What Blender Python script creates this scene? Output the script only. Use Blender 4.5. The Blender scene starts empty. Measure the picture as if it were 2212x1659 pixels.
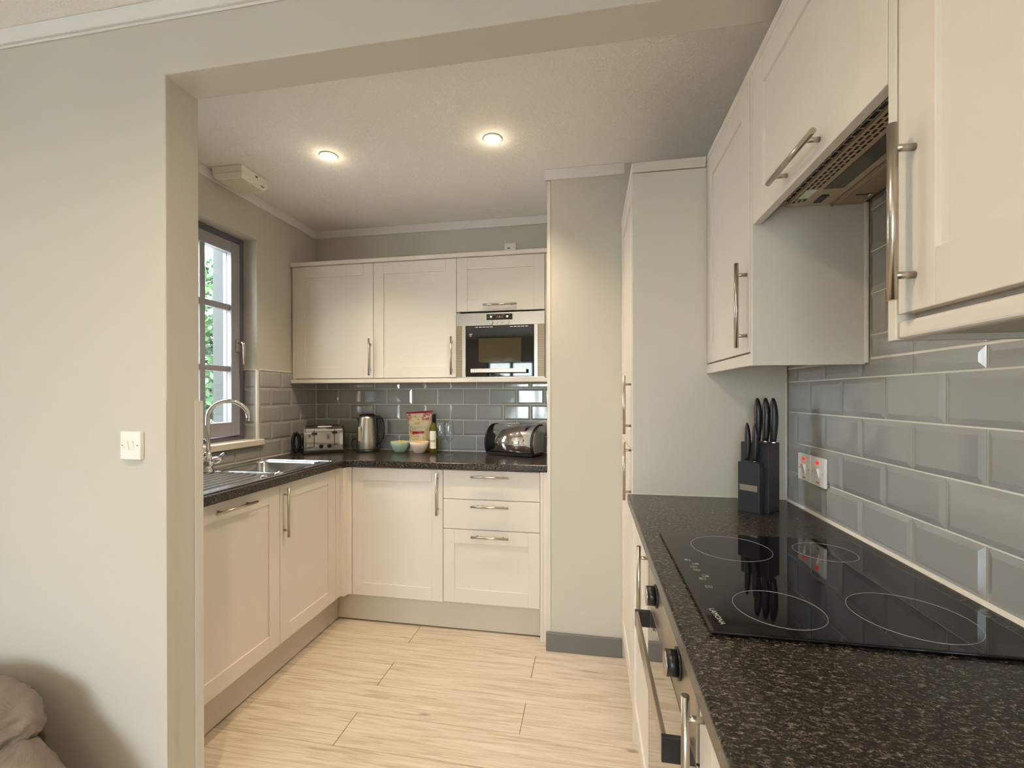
import bpy, bmesh, math, random
from mathutils import Vector, Matrix, noise
random.seed(7)
S = bpy.context.scene
COL = S.collection
PI = math.pi

# ------------------------------------------------------------------ camera, world, lights, exposure
cam_d = bpy.data.cameras.new('camera'); cam = bpy.data.objects.new('camera', cam_d); COL.objects.link(cam)
cam_d.sensor_fit = 'HORIZONTAL'; cam_d.sensor_width = 36.0; cam_d.lens = 954.3 / 2212 * 36.0
cam_d.shift_y = (857.27 - 829.5) / 2212; cam_d.clip_start = 0.02; cam_d.clip_end = 200
cam.matrix_world = (Matrix.Translation((0, 0, 1.3048)) @ Matrix.Rotation(0.1749, 4, 'Z')
                    @ Matrix.Rotation(PI / 2 - 0.0028, 4, 'X') @ Matrix.Rotation(-0.0011, 4, 'Z'))
S.camera = cam

W = bpy.data.worlds.new('sky'); S.world = W; W.use_nodes = True
wn = W.node_tree; bg = wn.nodes['Background']
tc = wn.nodes.new('ShaderNodeTexCoord'); sep = wn.nodes.new('ShaderNodeSeparateXYZ')
rmp = wn.nodes.new('ShaderNodeValToRGB')
wn.links.new(tc.outputs['Generated'], sep.inputs[0]); wn.links.new(sep.outputs['Z'], rmp.inputs[0])
rmp.color_ramp.elements[0].position = 0.0; rmp.color_ramp.elements[0].color = (0.88, 0.93, 1.0, 1)
rmp.color_ramp.elements[1].position = 0.7; rmp.color_ramp.elements[1].color = (0.82, 0.89, 1.0, 1)
wn.links.new(rmp.outputs[0], bg.inputs['Color']); bg.inputs['Strength'].default_value = 25.0

S.view_settings.view_transform = 'Standard'; S.view_settings.look = 'None'
S.view_settings.gamma = 1.0; S.view_settings.use_curve_mapping = False
S.view_settings.exposure = -0.06
cy = S.cycles
cy.use_denoising = True; cy.max_bounces = 12; cy.diffuse_bounces = 8; cy.glossy_bounces = 4
cy.transmission_bounces = 12; cy.transparent_max_bounces = 10; cy.caustics_reflective = False; cy.caustics_refractive = False
cy.sample_clamp_indirect = 12.0; cy.use_adaptive_sampling = True; cy.adaptive_threshold = 0.02

KITCHEN_SPOT = 58.0; LIVING_SPOT = 13.0; WARM = (1.0, 0.78, 0.54); DAYW = 70.0
def area(name, loc, rot, sx, sy, power, color):
    d = bpy.data.lights.new(name, 'AREA'); d.shape = 'RECTANGLE'; d.size = sx; d.size_y = sy
    d.energy = power; d.color = color
    o = bpy.data.objects.new(name, d); o.location = loc; o.rotation_euler = rot; COL.objects.link(o); return o
# daylight that falls in through the living-room glazing (behind and beside the photographer)
# area('garden_daylight', (-1.2, -3.45, 1.25), (PI / 2, 0, 0), 1.9, 2.0, DAYW, (0.86, 0.93, 1.0))
# area('side_daylight', (-4.3, -1.1, 1.5), (0, -PI / 2, 0), 1.2, 1.5, DAYW * 0.55, (0.86, 0.93, 1.0))
def portal(name, loc, rot, sx, sy):
    o = area(name, loc, rot, sx, sy, 1.0, (1, 1, 1)); o.data.cycles.is_portal = True

# ------------------------------------------------------------------ materials
def lin(r, g, b):
    f = lambda c: (c / 255 / 12.92) if c / 255 <= 0.04045 else ((c / 255 + 0.055) / 1.055) ** 2.4
    return (f(r), f(g), f(b), 1)
def mat(name, col=(0.8, 0.8, 0.8, 1), rough=0.5, metal=0.0, spec=0.5, coat=0.0, **kw):
    m = bpy.data.materials.new(name); m.use_nodes = True
    b = m.node_tree.nodes['Principled BSDF']
    b.inputs['Base Color'].default_value = col; b.inputs['Roughness'].default_value = rough
    b.inputs['Metallic'].default_value = metal; b.inputs['Specular IOR Level'].default_value = spec
    b.inputs['Coat Weight'].default_value = coat; b.inputs['Coat Roughness'].default_value = 0.08
    return m
def nd(m, t, **kw):
    n = m.node_tree.nodes.new(t)
    for k, v in kw.items(): setattr(n, k, v)
    return n
def ln(m, a, b): m.node_tree.links.new(a, b)
def bsdf(m): return m.node_tree.nodes['Principled BSDF']
def coords(m, scale=(1, 1, 1), kind='Object', rand=False):
    t = nd(m, 'ShaderNodeTexCoord'); mp = nd(m, 'ShaderNodeMapping'); mp.inputs['Scale'].default_value = scale
    src = t.outputs[kind]
    if rand:
        oi = nd(m, 'ShaderNodeObjectInfo'); mu = nd(m, 'ShaderNodeMath', operation='MULTIPLY'); mu.inputs[1].default_value = 37.0
        ln(m, oi.outputs['Random'], mu.inputs[0])
        ad = nd(m, 'ShaderNodeVectorMath', operation='ADD'); ln(m, src, ad.inputs[0]); ln(m, mu.outputs[0], ad.inputs[1]); src = ad.outputs[0]
    ln(m, src, mp.inputs['Vector']); return mp.outputs[0]
def noise_n(m, vec, scale, detail=4, rough=0.5, dist=0.0):
    n = nd(m, 'ShaderNodeTexNoise'); n.inputs['Scale'].default_value = scale; n.inputs['Detail'].default_value = detail
    n.inputs['Roughness'].default_value = rough; n.inputs['Distortion'].default_value = dist; ln(m, vec, n.inputs['Vector']); return n.outputs['Fac']
def bump(m, h, strength, dist):
    b = nd(m, 'ShaderNodeBump'); b.inputs['Strength'].default_value = strength; b.inputs['Distance'].default_value = dist
    ln(m, h, b.inputs['Height']); ln(m, b.outputs[0], bsdf(m).inputs['Normal'])
def ramp(m, fac, stops):
    r = nd(m, 'ShaderNodeValToRGB'); e = r.color_ramp.elements
    e[0].position, e[0].color = stops[0]; e[1].position, e[1].color = stops[-1]
    for p, c in stops[1:-1]:
        x = e.new(p); x.color = c
    ln(m, fac, r.inputs[0]); return r.outputs[0]
M = {}
M['wall'] = mat('wall_paint', lin(198, 194, 183), 0.7, spec=0.25); bump(M['wall'], noise_n(M['wall'], coords(M['wall']), 260, 3), 0.08, 0.001)
M['ceiling'] = mat('ceiling_texture', lin(248, 245, 240), 0.85, spec=0.2)
v = coords(M['ceiling'])
vo = nd(M['ceiling'], 'ShaderNodeTexNoise'); vo.inputs['Scale'].default_value = 105; vo.inputs['Detail'].default_value = 3; vo.inputs['Distortion'].default_value = 2.2
ln(M['ceiling'], v, vo.inputs['Vector'])
bump(M['ceiling'], ramp(M['ceiling'], vo.outputs['Fac'], [(0.47, (0, 0, 0, 1)), (0.52, (1, 1, 1, 1)), (0.57, (0, 0, 0, 1))]), 0.5, 0.0030)
M['trim'] = mat('white_trim_paint', lin(226, 224, 222), 0.4)
M['cab'] = mat('cabinet_paint', lin(218, 211, 201), 0.42, spec=0.4)
bump(M['cab'], noise_n(M['cab'], coords(M['cab'], (160, 160, 5)), 1.0, 4, 0.6, 0.3), 0.12, 0.0012)
M['plinth'] = mat('plinth_board', lin(196, 188, 172), 0.32, spec=0.5)
M['panel'] = mat('end_panel_paint', lin(214, 209, 198), 0.38)
M['dark'] = mat('dark_gap', (0.01, 0.01, 0.01, 1), 0.8)
M['skirt'] = mat('grey_gloss_paint', lin(112, 110, 108), 0.35)
M['steel'] = mat('brushed_steel', (0.50, 0.45, 0.38, 1), 0.28, 1.0)
bump(M['steel'], noise_n(M['steel'], coords(M['steel'], (900, 900, 900)), 1.0, 2), 0.03, 0.0003)
M['steelflat'] = mat('steel_panel', (0.50, 0.46, 0.39, 1), 0.36, 1.0)
bump(M['steelflat'], noise_n(M['steelflat'], coords(M['steelflat'], (6, 6, 700)), 1.0, 3), 0.06, 0.0004)
M['chrome'] = mat('polished_chrome', (0.80, 0.80, 0.80, 1), 0.05, 1.0)
M['sink'] = mat('sink_steel', (0.55, 0.56, 0.58, 1), 0.20, 1.0)
M['black'] = mat('black_plastic', (0.012, 0.012, 0.013, 1), 0.35)
M['blackmat'] = mat('black_painted_wood', (0.022, 0.025, 0.03, 1), 0.45)
bump(M['blackmat'], noise_n(M['blackmat'], coords(M['blackmat']), 500, 2), 0.05, 0.0005)
M['white'] = mat('white_plastic', lin(238, 236, 230), 0.3)
M['glassblack'] = mat('black_glass', (0.006, 0.006, 0.007, 1), 0.03, spec=0.6)
M['hobglass'] = mat('hob_glass', (0.004, 0.004, 0.005, 1), 0.035, spec=0.55)
M['ring'] = mat('printed_ring', (0.42, 0.42, 0.40, 1), 0.3)
M['grout'] = mat('grout', lin(238, 233, 220), 0.75)
M['seal'] = mat('white_sealant', lin(232, 228, 218), 0.4)
# tiles: glazed grey with a slight shade change from tile to tile
t = M['tile'] = mat('grey_glazed_tile', lin(152, 156, 155), 0.06, spec=0.6, coat=0.3)
oi = nd(t, 'ShaderNodeObjectInfo')
ln(t, ramp(t, oi.outputs['Random'], [(0, lin(160, 161, 160)), (1, lin(170, 171, 169))]), bsdf(t).inputs['Base Color'])
bump(t, noise_n(t, coords(t, rand=True), 14, 1), 0.06, 0.004)
# laminate worktop
w = M['worktop'] = mat('granite_laminate', (0.03, 0.026, 0.022, 1), 0.22, spec=0.38)
vv = coords(w, (1, 1, 1))
mp2 = coords(w, (120, 250, 160)); n1 = noise_n(w, mp2, 1.0, 5, 0.65, 0.6)
n2 = noise_n(w, vv, 420, 3, 0.6)
mx = nd(w, 'ShaderNodeMath', operation='MULTIPLY_ADD'); mx.inputs[1].default_value = 0.45; ln(w, n2, mx.inputs[0]); ln(w, n1, mx.inputs[2])
ln(w, ramp(w, mx.outputs[0], [(0.58, (0.005, 0.0045, 0.004, 1)), (0.72, (0.020, 0.0165, 0.0135, 1)), (0.81, (0.065, 0.055, 0.046, 1)), (0.92, (0.22, 0.19, 0.16, 1))]), bsdf(w).inputs['Base Color'])
bump(w, n2, 0.10, 0.0006)
# floor planks
f = M['plank'] = mat('washed_oak_laminate', (0.5, 0.4, 0.3, 1), 0.42, spec=0.35)
vc = coords(f, (1.2, 24, 1), rand=True); g1 = noise_n(f, vc, 2.2, 8, 0.62, 1.2)
vc2 = coords(f, (5, 90, 1), rand=True); g2 = noise_n(f, vc2, 2.0, 4, 0.6, 0.5)
ad = nd(f, 'ShaderNodeMath', operation='MULTIPLY_ADD'); ad.inputs[1].default_value = 0.35; ln(f, g2, ad.inputs[0]); ln(f, g1, ad.inputs[2])
c1 = ramp(f, ad.outputs[0], [(0.36, lin(126, 104, 80)), (0.53, lin(186, 172, 152)), (0.68, lin(206, 194, 176)), (0.9, lin(218, 209, 194))])
vk = nd(f, 'ShaderNodeTexVoronoi'); vk.inputs['Scale'].default_value = 1.0; ln(f, coords(f, (2.6, 9, 1), rand=True), vk.inputs['Vector'])
kn = ramp(f, vk.outputs['Distance'], [(0.03, (0.30, 0.22, 0.14, 1)), (0.09, (1, 1, 1, 1))])
mm = nd(f, 'ShaderNodeMix', data_type='RGBA', blend_type='MULTIPLY'); mm.inputs[0].default_value = 0.7
ln(f, c1, mm.inputs[6]); ln(f, kn, mm.inputs[7]); ln(f, mm.outputs[2], bsdf(f).inputs['Base Color'])
bump(f, g2, 0.10, 0.0008)
M['floorbase'] = mat('floor_substrate', (0.10, 0.07, 0.04, 1), 0.8)
M['winframe'] = mat('window_frame_stain', lin(152, 152, 158), 0.45)
bump(M['winframe'], noise_n(M['winframe'], coords(M['winframe'], (120, 120, 6)), 1.0, 3), 0.1, 0.001)
M['winframe_shade'] = mat('window_frame_shade', lin(104, 103, 116), 0.5)  # frame stain darkened: shade on the recessed outer frame put into the colour
M['sill'] = mat('white_sill', lin(232, 224, 210), 0.3)
M['pier'] = mat('outside_render', (0.085, 0.09, 0.088, 1), 0.8); bump(M['pier'], noise_n(M['pier'], coords(M['pier']), 120, 3), 0.4, 0.003)
def glass(name, tint=(1, 1, 1, 1), gloss=0.10):
    m = bpy.data.materials.new(name); m.use_nodes = True; n = m.node_tree.nodes; n.remove(n['Principled BSDF'])
    tr = n.new('ShaderNodeBsdfTransparent'); tr.inputs[0].default_value = tint
    gl = n.new('ShaderNodeBsdfGlossy'); gl.inputs['Roughness'].default_value = 0.01
    fw_ = n.new('ShaderNodeLayerWeight'); fw_.inputs[0].default_value = 0.5
    pw = n.new('ShaderNodeMath'); pw.operation = 'POWER'; pw.inputs[1].default_value = 4.0
    fr = n.new('ShaderNodeMath'); fr.operation = 'MULTIPLY_ADD'; fr.inputs[1].default_value = 0.7; fr.inputs[2].default_value = gloss
    m.node_tree.links.new(fw_.outputs['Facing'], pw.inputs[0]); m.node_tree.links.new(pw.outputs[0], fr.inputs[0])
    mi = n.new('ShaderNodeMixShader'); L = m.node_tree.links
    L.new(fr.outputs[0], mi.inputs[0]); L.new(tr.outputs[0], mi.inputs[1]); L.new(gl.outputs[0], mi.inputs[2]); L.new(mi.outputs[0], n['Material Output'].inputs[0])
    return m
M['pane'] = glass('window_glass', (0.96, 0.99, 0.98, 1), 0.03)
M['clear'] = glass('wine_glass_crystal', (0.95, 0.97, 0.97, 1), 0.07)
M['bottle'] = mat('green_bottle_glass', (0.20, 0.19, 0.015, 1), 0.05, spec=0.7); bsdf(M['bottle']).inputs['Transmission Weight'].default_value = 0.55; bsdf(M['bottle']).inputs['IOR'].default_value = 1.2
M['paper'] = mat('label_paper', lin(236, 228, 214), 0.6)
M['ink'] = mat('dark_ink', (0.05, 0.05, 0.06, 1), 0.6)
M['mint'] = mat('mint_ceramic', lin(176, 208, 190), 0.35)
M['blush'] = mat('blush_ceramic', lin(236, 216, 202), 0.35)
M['bag'] = mat('foil_bag', lin(228, 216, 170), 0.32, spec=0.5)
v = coords(M['bag'], (1, 1, 1))
ln(M['bag'], ramp(M['bag'], noise_n(M['bag'], v, 26, 3, 0.6), [(0.42, lin(232, 222, 178)), (0.55, lin(236, 214, 160)), (0.66, lin(214, 150, 80))]), bsdf(M['bag']).inputs['Base Color'])
M['bagpink'] = mat('bag_print_pink', lin(196, 106, 112), 0.35)
ln(M['bagpink'], ramp(M['bagpink'], noise_n(M['bagpink'], coords(M['bagpink']), 60, 2), [(0.50, lin(190, 92, 104)), (0.62, lin(240, 224, 190))]), bsdf(M['bagpink']).inputs['Base Color'])
M['red'] = mat('crimson_print', lin(176, 20, 48), 0.4)
M['orange'] = mat('orange_print', lin(226, 132, 40), 0.5)
M['greyprint'] = mat('grey_print', lin(120, 116, 108), 0.5)
M['popcorn'] = mat('caramel_popcorn', lin(232, 190, 110), 0.6)
M['cloth'] = mat('taupe_cotton', lin(138, 127, 118), 0.75, spec=0.3)
bump(M['cloth'], noise_n(M['cloth'], coords(M['cloth']), 9, 5, 0.6, 1.0), 0.5, 0.02)
M['seam'] = mat('seam_thread', lin(92, 78, 66), 0.8)
M['leaf'] = mat('green_leaf', lin(120, 178, 96), 0.6); bsdf(M['leaf']).inputs['Subsurface Weight'].default_value = 0.0
ln(M['leaf'], ramp(M['leaf'], noise_n(M['leaf'], coords(M['leaf']), 3, 2), [(0.35, (0.010, 0.030, 0.010, 1)), (0.65, (0.045, 0.10, 0.028, 1))]), bsdf(M['leaf']).inputs['Base Color'])
M['bark'] = mat('bark', lin(96, 82, 66), 0.9)
M['bounce_ground'] = mat('pale_bounce_gravel', lin(170, 166, 158), 0.95)  # unseen ground, made pale to bounce daylight up onto the ceilings
ln(M['bounce_ground'], ramp(M['bounce_ground'], noise_n(M['bounce_ground'], coords(M['bounce_ground']), 8, 4), [(0.3, (0.52, 0.51, 0.49, 1)), (0.7, (0.62, 0.61, 0.59, 1))]), bsdf(M['bounce_ground']).inputs['Base Color'])
def emit(name, col, s):
    m = mat(name, col); b = bsdf(m); b.inputs['Emission Color'].default_value = col; b.inputs['Emission Strength'].default_value = s; return m
M['lamp'] = emit('lamp_glow', (1.0, 0.86, 0.66, 1), 40.0)
M['neon'] = emit('red_neon', (1.0, 0.02, 0.005, 1), 1.0)
M['led'] = emit('red_led', (1.0, 0.05, 0.03, 1), 2.0)
M['diffuser'] = mat('prismatic_diffuser', lin(214, 208, 186), 0.35)
M['sticker'] = mat('white_sticker', lin(214, 224, 210), 0.5)
M['green'] = mat('green_print', lin(70, 150, 96), 0.5)
M['blue'] = mat('blue_print', lin(70, 90, 130), 0.5)
M['hood'] = mat('hood_enamel', lin(150, 136, 112), 0.35, spec=0.5)
M['hoodlight'] = mat('hood_steel', lin(176, 162, 136), 0.35, spec=0.5)
M['filter'] = mat('aluminium_filter', (0.16, 0.15, 0.13, 1), 0.22, 0.9)
M['mesh'] = mat('perforated_vent', lin(150, 132, 110), 0.4, 0.5)
vm = coords(M['mesh'], (1, 1, 1))
br = nd(M['mesh'], 'ShaderNodeTexBrick'); br.offset = 0.0; br.inputs['Scale'].default_value = 1.0
br.inputs['Brick Width'].default_value = 0.0055; br.inputs['Row Height'].default_value = 0.0060; br.inputs['Mortar Size'].default_value = 0.0012
br.inputs['Color1'].default_value = (0.012, 0.010, 0.012, 1); br.inputs['Color2'].default_value = (0.012, 0.010, 0.012, 1); br.inputs['Mortar'].default_value = lin(176, 158, 132)
sx = nd(M['mesh'], 'ShaderNodeSeparateXYZ'); cx = nd(M['mesh'], 'ShaderNodeCombineXYZ')
ln(M['mesh'], vm, sx.inputs[0]); ln(M['mesh'], sx.outputs['X'], cx.inputs['X']); ln(M['mesh'], sx.outputs['Z'], cx.inputs['Y']); ln(M['mesh'], cx.outputs[0], br.inputs['Vector'])
ln(M['mesh'], br.outputs['Color'], bsdf(M['mesh']).inputs['Base Color'])

# ------------------------------------------------------------------ mesh builder
WM = {}
def wm(o):
    m = o.matrix_basis.copy()
    return wm(o.parent) @ m if o.parent else m
class MB:
    def __init__(s): s.v = []; s.f = []; s.sm = []
    def add(s, vs, fs, smooth=False):
        k = len(s.v); s.v += [Vector(p) for p in vs]; s.f += [tuple(i + k for i in q) for q in fs]; s.sm += [smooth] * len(fs); return s
    def box(s, a, b):
        x0, x1 = sorted((a[0], b[0])); y0, y1 = sorted((a[1], b[1])); z0, z1 = sorted((a[2], b[2]))
        return s.add([(x0, y0, z0), (x1, y0, z0), (x1, y1, z0), (x0, y1, z0), (x0, y0, z1), (x1, y0, z1), (x1, y1, z1), (x0, y1, z1)],
                     [(0, 3, 2, 1), (4, 5, 6, 7), (0, 1, 5, 4), (1, 2, 6, 5), (2, 3, 7, 6), (3, 0, 4, 7)])
    def prism(s, pts, vec):
        n = len(pts); vec = Vector(vec); a = [Vector(p) for p in pts]; b = [p + vec for p in a]
        return s.add(a + b, [tuple(range(n))[::-1], tuple(range(n, 2 * n))] + [(i, (i + 1) % n, n + (i + 1) % n, n + i) for i in range(n)])
    def tube(s, path, r, seg=12, caps=True, closed=False):
        P = [Vector(p) for p in path]; n = len(P); R = r if isinstance(r, (list, tuple)) else [r] * n
        k = len(s.v); up = None; rings = []
        for i, p in enumerate(P):
            d = (P[(i + 1) % n] - P[i - 1]) if closed else (P[min(i + 1, n - 1)] - P[max(i - 1, 0)])
            d.normalize()
            if up is None:
                up = Vector((0, 0, 1)) if abs(d.z) < 0.9 else Vector((1, 0, 0))
            x = d.cross(up)
            if x.length < 1e-5: x = d.orthogonal()
            x.normalize(); up = x.cross(d).normalized()
            rings.append([p + x * (R[i] * math.cos(2 * PI * j / seg)) + up * (R[i] * math.sin(2 * PI * j / seg)) for j in range(seg)])
        for q in rings: s.v += q
        m = n if closed else n - 1
        for i in range(m):
            a = k + i * seg; b = k + ((i + 1) % n) * seg
            for j in range(seg):
                s.f.append((a + j, a + (j + 1) % seg, b + (j + 1) % seg, b + j)); s.sm.append(True)
        if caps and not closed:
            s.f.append(tuple(k + j for j in range(seg))[::-1]); s.sm.append(False)
            s.f.append(tuple(k + (n - 1) * seg + j for j in range(seg))); s.sm.append(False)
        return s
    def lathe(s, prof, c=(0, 0, 0), seg=28, smooth=True):
        c = Vector(c); k = len(s.v); n = len(prof)
        for r, z in prof:
            s.v += [c + Vector((max(r, 1e-5) * math.cos(2 * PI * j / seg), max(r, 1e-5) * math.sin(2 * PI * j / seg), z)) for j in range(seg)]
        for i in range(n - 1):
            for j in range(seg):
                a = k + i * seg; b = a + seg
                s.f.append((a + j, a + (j + 1) % seg, b + (j + 1) % seg, b + j)); s.sm.append(smooth)
        for i in (0, n - 1):
            if prof[i][0] > 1e-4:
                q = tuple(k + i * seg + j for j in range(seg)); s.f.append(q[::-1] if i == 0 else q); s.sm.append(False)
        return s
    def xf(s, mtx, start=0):
        for i in range(start, len(s.v)): s.v[i] = mtx @ s.v[i]
        return s
    def build(s, name, m, parent=None, bevel=0.0, seg=2, origin=None, local=False, recalc=True):
        me = bpy.data.meshes.new(name)
        vs = s.v
        if parent is None and origin is None and not local:
            xs = [p.x for p in vs]; ys = [p.y for p in vs]; zs = [p.z for p in vs]
            origin = Vector(((min(xs) + max(xs)) / 2, (min(ys) + max(ys)) / 2, min(zs)))
        if local: inv = Matrix.Identity(4)
        elif parent is not None: inv = wm(parent).inverted()
        else: inv = Matrix.Translation(-Vector(origin))
        me.from_pydata([tuple(inv @ p) for p in vs], [], s.f)
        me.polygons.foreach_set('use_smooth', s.sm)
        if recalc:
            b = bmesh.new(); b.from_mesh(me); bmesh.ops.recalc_face_normals(b, faces=b.faces); b.to_mesh(me); b.free()
        me.materials.append(m)
        o = bpy.data.objects.new(name, me); COL.objects.link(o)
        if parent is not None: o.parent = parent
        elif not local: o.location = origin
        if bevel > 0:
            md = o.modifiers.new('bevel', 'BEVEL'); md.width = bevel; md.segments = seg; md.limit_method = 'ANGLE'; md.angle_limit = math.radians(40)
            md.use_clamp_overlap = True
        return o
def empty(name, loc, rz=0.0, parent=None):
    o = bpy.data.objects.new(name, None); o.location = loc; o.rotation_euler = (0, 0, rz); COL.objects.link(o); o.empty_display_size = 0.05
    if parent: o.parent = parent
    o.matrix_basis = Matrix.Translation(loc) @ Matrix.Rotation(rz, 4, 'Z')
    return o
def tag(o, label=None, cat=None, group=None, kind=None):
    if label: o['label'] = label
    if cat: o['category'] = cat
    if group: o['group'] = group
    if kind: o['kind'] = kind
    return o
def thing(name, loc, label, cat, group=None, rz=0.0): return tag(empty(name, loc, rz), label, cat, group)
def struct(o): o['kind'] = 'structure'; return o
def bx(name, a, b, m, parent=None, bevel=0.0, **k): return MB().box(a, b).build(name, m, parent, bevel, **k)
def text_mesh(name, body, size, m, parent, mtx, extrude=0.0003, shear=0.0, align='CENTER'):
    c = bpy.data.curves.new(name, 'FONT'); c.body = body; c.size = size; c.extrude = extrude; c.align_x = align; c.align_y = 'CENTER'; c.shear = shear
    c.resolution_u = 3
    to = bpy.data.objects.new('tmp_text', c); COL.objects.link(to)
    dg = bpy.context.evaluated_depsgraph_get(); me = bpy.data.meshes.new_from_object(to.evaluated_get(dg))
    bpy.data.objects.remove(to); bpy.data.curves.remove(c)
    me.transform((wm(parent).inverted() if parent else Matrix.Identity(4)) @ mtx); me.materials.clear(); me.materials.append(m)
    me.name = name
    o = bpy.data.objects.new(name, me); COL.objects.link(o); o.parent = parent; return o
def frame_mtx(origin, xdir, ydir):
    x = Vector(xdir).normalized(); y = Vector(ydir).normalized(); z = x.cross(y)
    return Matrix.Translation(origin) @ Matrix((x, y, z)).transposed().to_4x4()

# ------------------------------------------------------------------ key planes (metres)
XL, YB, XR = -1.9033, 2.8238, 0.6837          # tiled wall faces
ZW, ZB = 0.938, 0.902                          # worktop top and underside
ZC = 2.459; ZL = 2.418                         # kitchen and living-room ceilings
YP0, YP1, XJ, ZH = 1.0623, 1.1702, -1.183, 2.214   # dividing wall and its opening
YX = 2.264                                     # boxed-in wall face
ROW = 0.103; TL = 0.1795

# ------------------------------------------------------------------ room shell
fl = struct(bx('floor', (-4.3, -3.3, -0.10), (0.75, 2.95, -0.006), M['floorbase'], origin=(0, 0, 0)))
def plank_mesh(L):
    mb = MB(); g = 0.0012; w_ = 0.1733
    x0, x1, y0, y1 = g, L - g, g * 0.6, w_ - g * 0.6
    c = 0.0012
    vs = [(x0, y0, -0.006), (x1, y0, -0.006), (x1, y1, -0.006), (x0, y1, -0.006), (x0, y0, -c), (x1, y0, -c), (x1, y1, -c), (x0, y1, -c),
          (x0 + c, y0 + c, 0), (x1 - c, y0 + c, 0), (x1 - c, y1 - c, 0), (x0 + c, y1 - c, 0)]
    mb.add(vs, [(0, 1, 5, 4), (1, 2, 6, 5), (2, 3, 7, 6), (3, 0, 4, 7), (4, 5, 9, 8), (5, 6, 10, 9), (6, 7, 11, 10), (7, 4, 8, 11), (8, 9, 10, 11)])
    me = bpy.data.meshes.new('plank'); me.from_pydata([tuple(p) for p in mb.v], [], mb.f); me.materials.append(M['plank']); return me
PM = {}
def plank(x0, x1, y):
    L = round(x1 - x0, 3)
    if L < 0.02: return
    if L not in PM: PM[L] = plank_mesh(L)
    o = bpy.data.objects.new('plank', PM[L]); COL.objects.link(o); o.location = (x0, y, 0); o.parent = fl
for k in range(0, 31):
    y = 2.198 - 0.1733 * (k - 1)
    ph = -0.946 if k % 2 == 1 else -0.2695
    lo, hi = (-1.52, 0.69) if y > 0.95 else (-4.0, 0.69)
    x = ph - 1.354 * 4
    while x < hi:
        a, b = max(x, lo), min(x + 1.354, hi)
        if b - a > 0.02: plank(a, b, y)
        x += 1.354
struct(bx('ceiling', (-2.15, YP1 - 0.05, ZC), (0.75, 2.95, ZC + 0.1), M['ceiling'], origin=(0, 0, ZC)))
struct(bx('ceiling_living', (-4.1, -3.2, ZL), (0.75, YP0 + 0.05, ZL + 0.1), M['ceiling'], origin=(0, 0, ZL)))

# wall with the kitchen window (openings cut by building the wall round them)
WY0, WY1, WZ0, WZ1 = 1.715, 2.268, 1.052, 2.209
mb = MB()
mb.box((-2.12, 1.1, 0), (XL, WY0, ZC)).box((-2.12, WY1, 0), (XL, 2.95, ZC)).box((-2.12, WY0, 0), (XL, WY1, WZ0 - 0.02)).box((-2.12, WY0, WZ1), (XL, WY1, ZC))
wall_l = struct(mb.build('wall_left', M['wall'], origin=(XL, 2, 0)))
wall_b = struct(bx('wall_back', (-2.12, YB + 0.004, 0), (0.75, 2.95, ZC), M['wall'], origin=(-0.6, YB, 0)))
wall_r = struct(bx('wall_right', (XR + 0.006, -3.2, 0), (0.79, 2.95, ZC + 0.05), M['wall'], origin=(XR, 0, 0)))
pts = [(-4.1, YP0, 0), (XJ, YP0, 0), (XJ, YP0, ZH), (XR + 0.006, YP0, ZH), (XR + 0.006, YP0, 2.5), (-4.1, YP0, 2.5)]
struct(MB().prism(pts, (0, YP1 - YP0, 0)).build('wall_dividing', M['wall'], origin=(-1.5, YP0, 0), bevel=0.003))
struct(bx('wall_boxing', (-0.197, YX, 0), (XR + 0.006, YB + 0.004, ZC), M['wall'], origin=(0.2, YX, 0)))
# living-room walls with real window openings
mb = MB(); gx0, gx1, gz0, gz1 = -1.95, -0.15, 0.50, 1.98
mb.box((-4.1, -3.3, 0), (gx0, -3.1, ZL)).box((gx1, -3.3, 0), (0.75, -3.1, ZL)).box((gx0, -3.3, 0), (gx1, -3.1, gz0)).box((gx0, -3.3, gz1), (gx1, -3.1, ZL))
struct(mb.build('wall_rear', M['wall'], origin=(-1.2, -3.1, 0)))
struct(bx('wall_living_left', (-4.2, -3.3, 0), (-4.0, 1.17, ZL), M['wall'], origin=(-4, 0, 0)))
def plain_window(name, a, b, axis, n):
    """window in a wall: a, b are opposite corners of the opening on the pane plane; axis is the horizontal axis"""
    r = struct(empty(name, ((a[0] + b[0]) / 2, (a[1] + b[1]) / 2, a[2])))
    t_ = 0.03
    def seg(p, q, nm, m):
        lo = [min(p[i], q[i]) for i in range(3)]; hi = [max(p[i], q[i]) for i in range(3)]
        o_ = 1 - axis; lo[o_] -= t_ if nm != 'pane' else 0.003; hi[o_] += t_ if nm != 'pane' else 0.003
        bx(nm, lo, hi, m, r)
    u0, u1 = a[axis], b[axis]; w_ = 0.055
    def P(u, z): q = [a[0], a[1], z]; q[axis] = u; return q
    seg(P(u0, a[2]), P(u0 + w_, b[2]), 'frame', M['winframe']); seg(P(u1 - w_, a[2]), P(u1, b[2]), 'frame', M['winframe'])
    seg(P(u0 + w_, a[2]), P(u1 - w_, a[2] + w_), 'frame', M['winframe']); seg(P(u0 + w_, b[2] - w_), P(u1 - w_, b[2]), 'frame', M['winframe'])
    st = (u1 - u0 - 2 * w_) / n
    for i in range(n):
        s0 = u0 + w_ + st * i
        if i: seg(P(s0 - 0.03, a[2] + w_), P(s0 + 0.03, b[2] - w_), 'mullion', M['winframe'])
        seg(P(s0 + (0.03 if i else 0), a[2] + w_), P(s0 + st - (0.03 if i < n - 1 else 0), b[2] - w_), 'pane', M['pane'])
    return r
plain_window('window_2', (gx0, -3.2, gz0), (gx1, -3.2, gz1), 0, 4)

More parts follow.
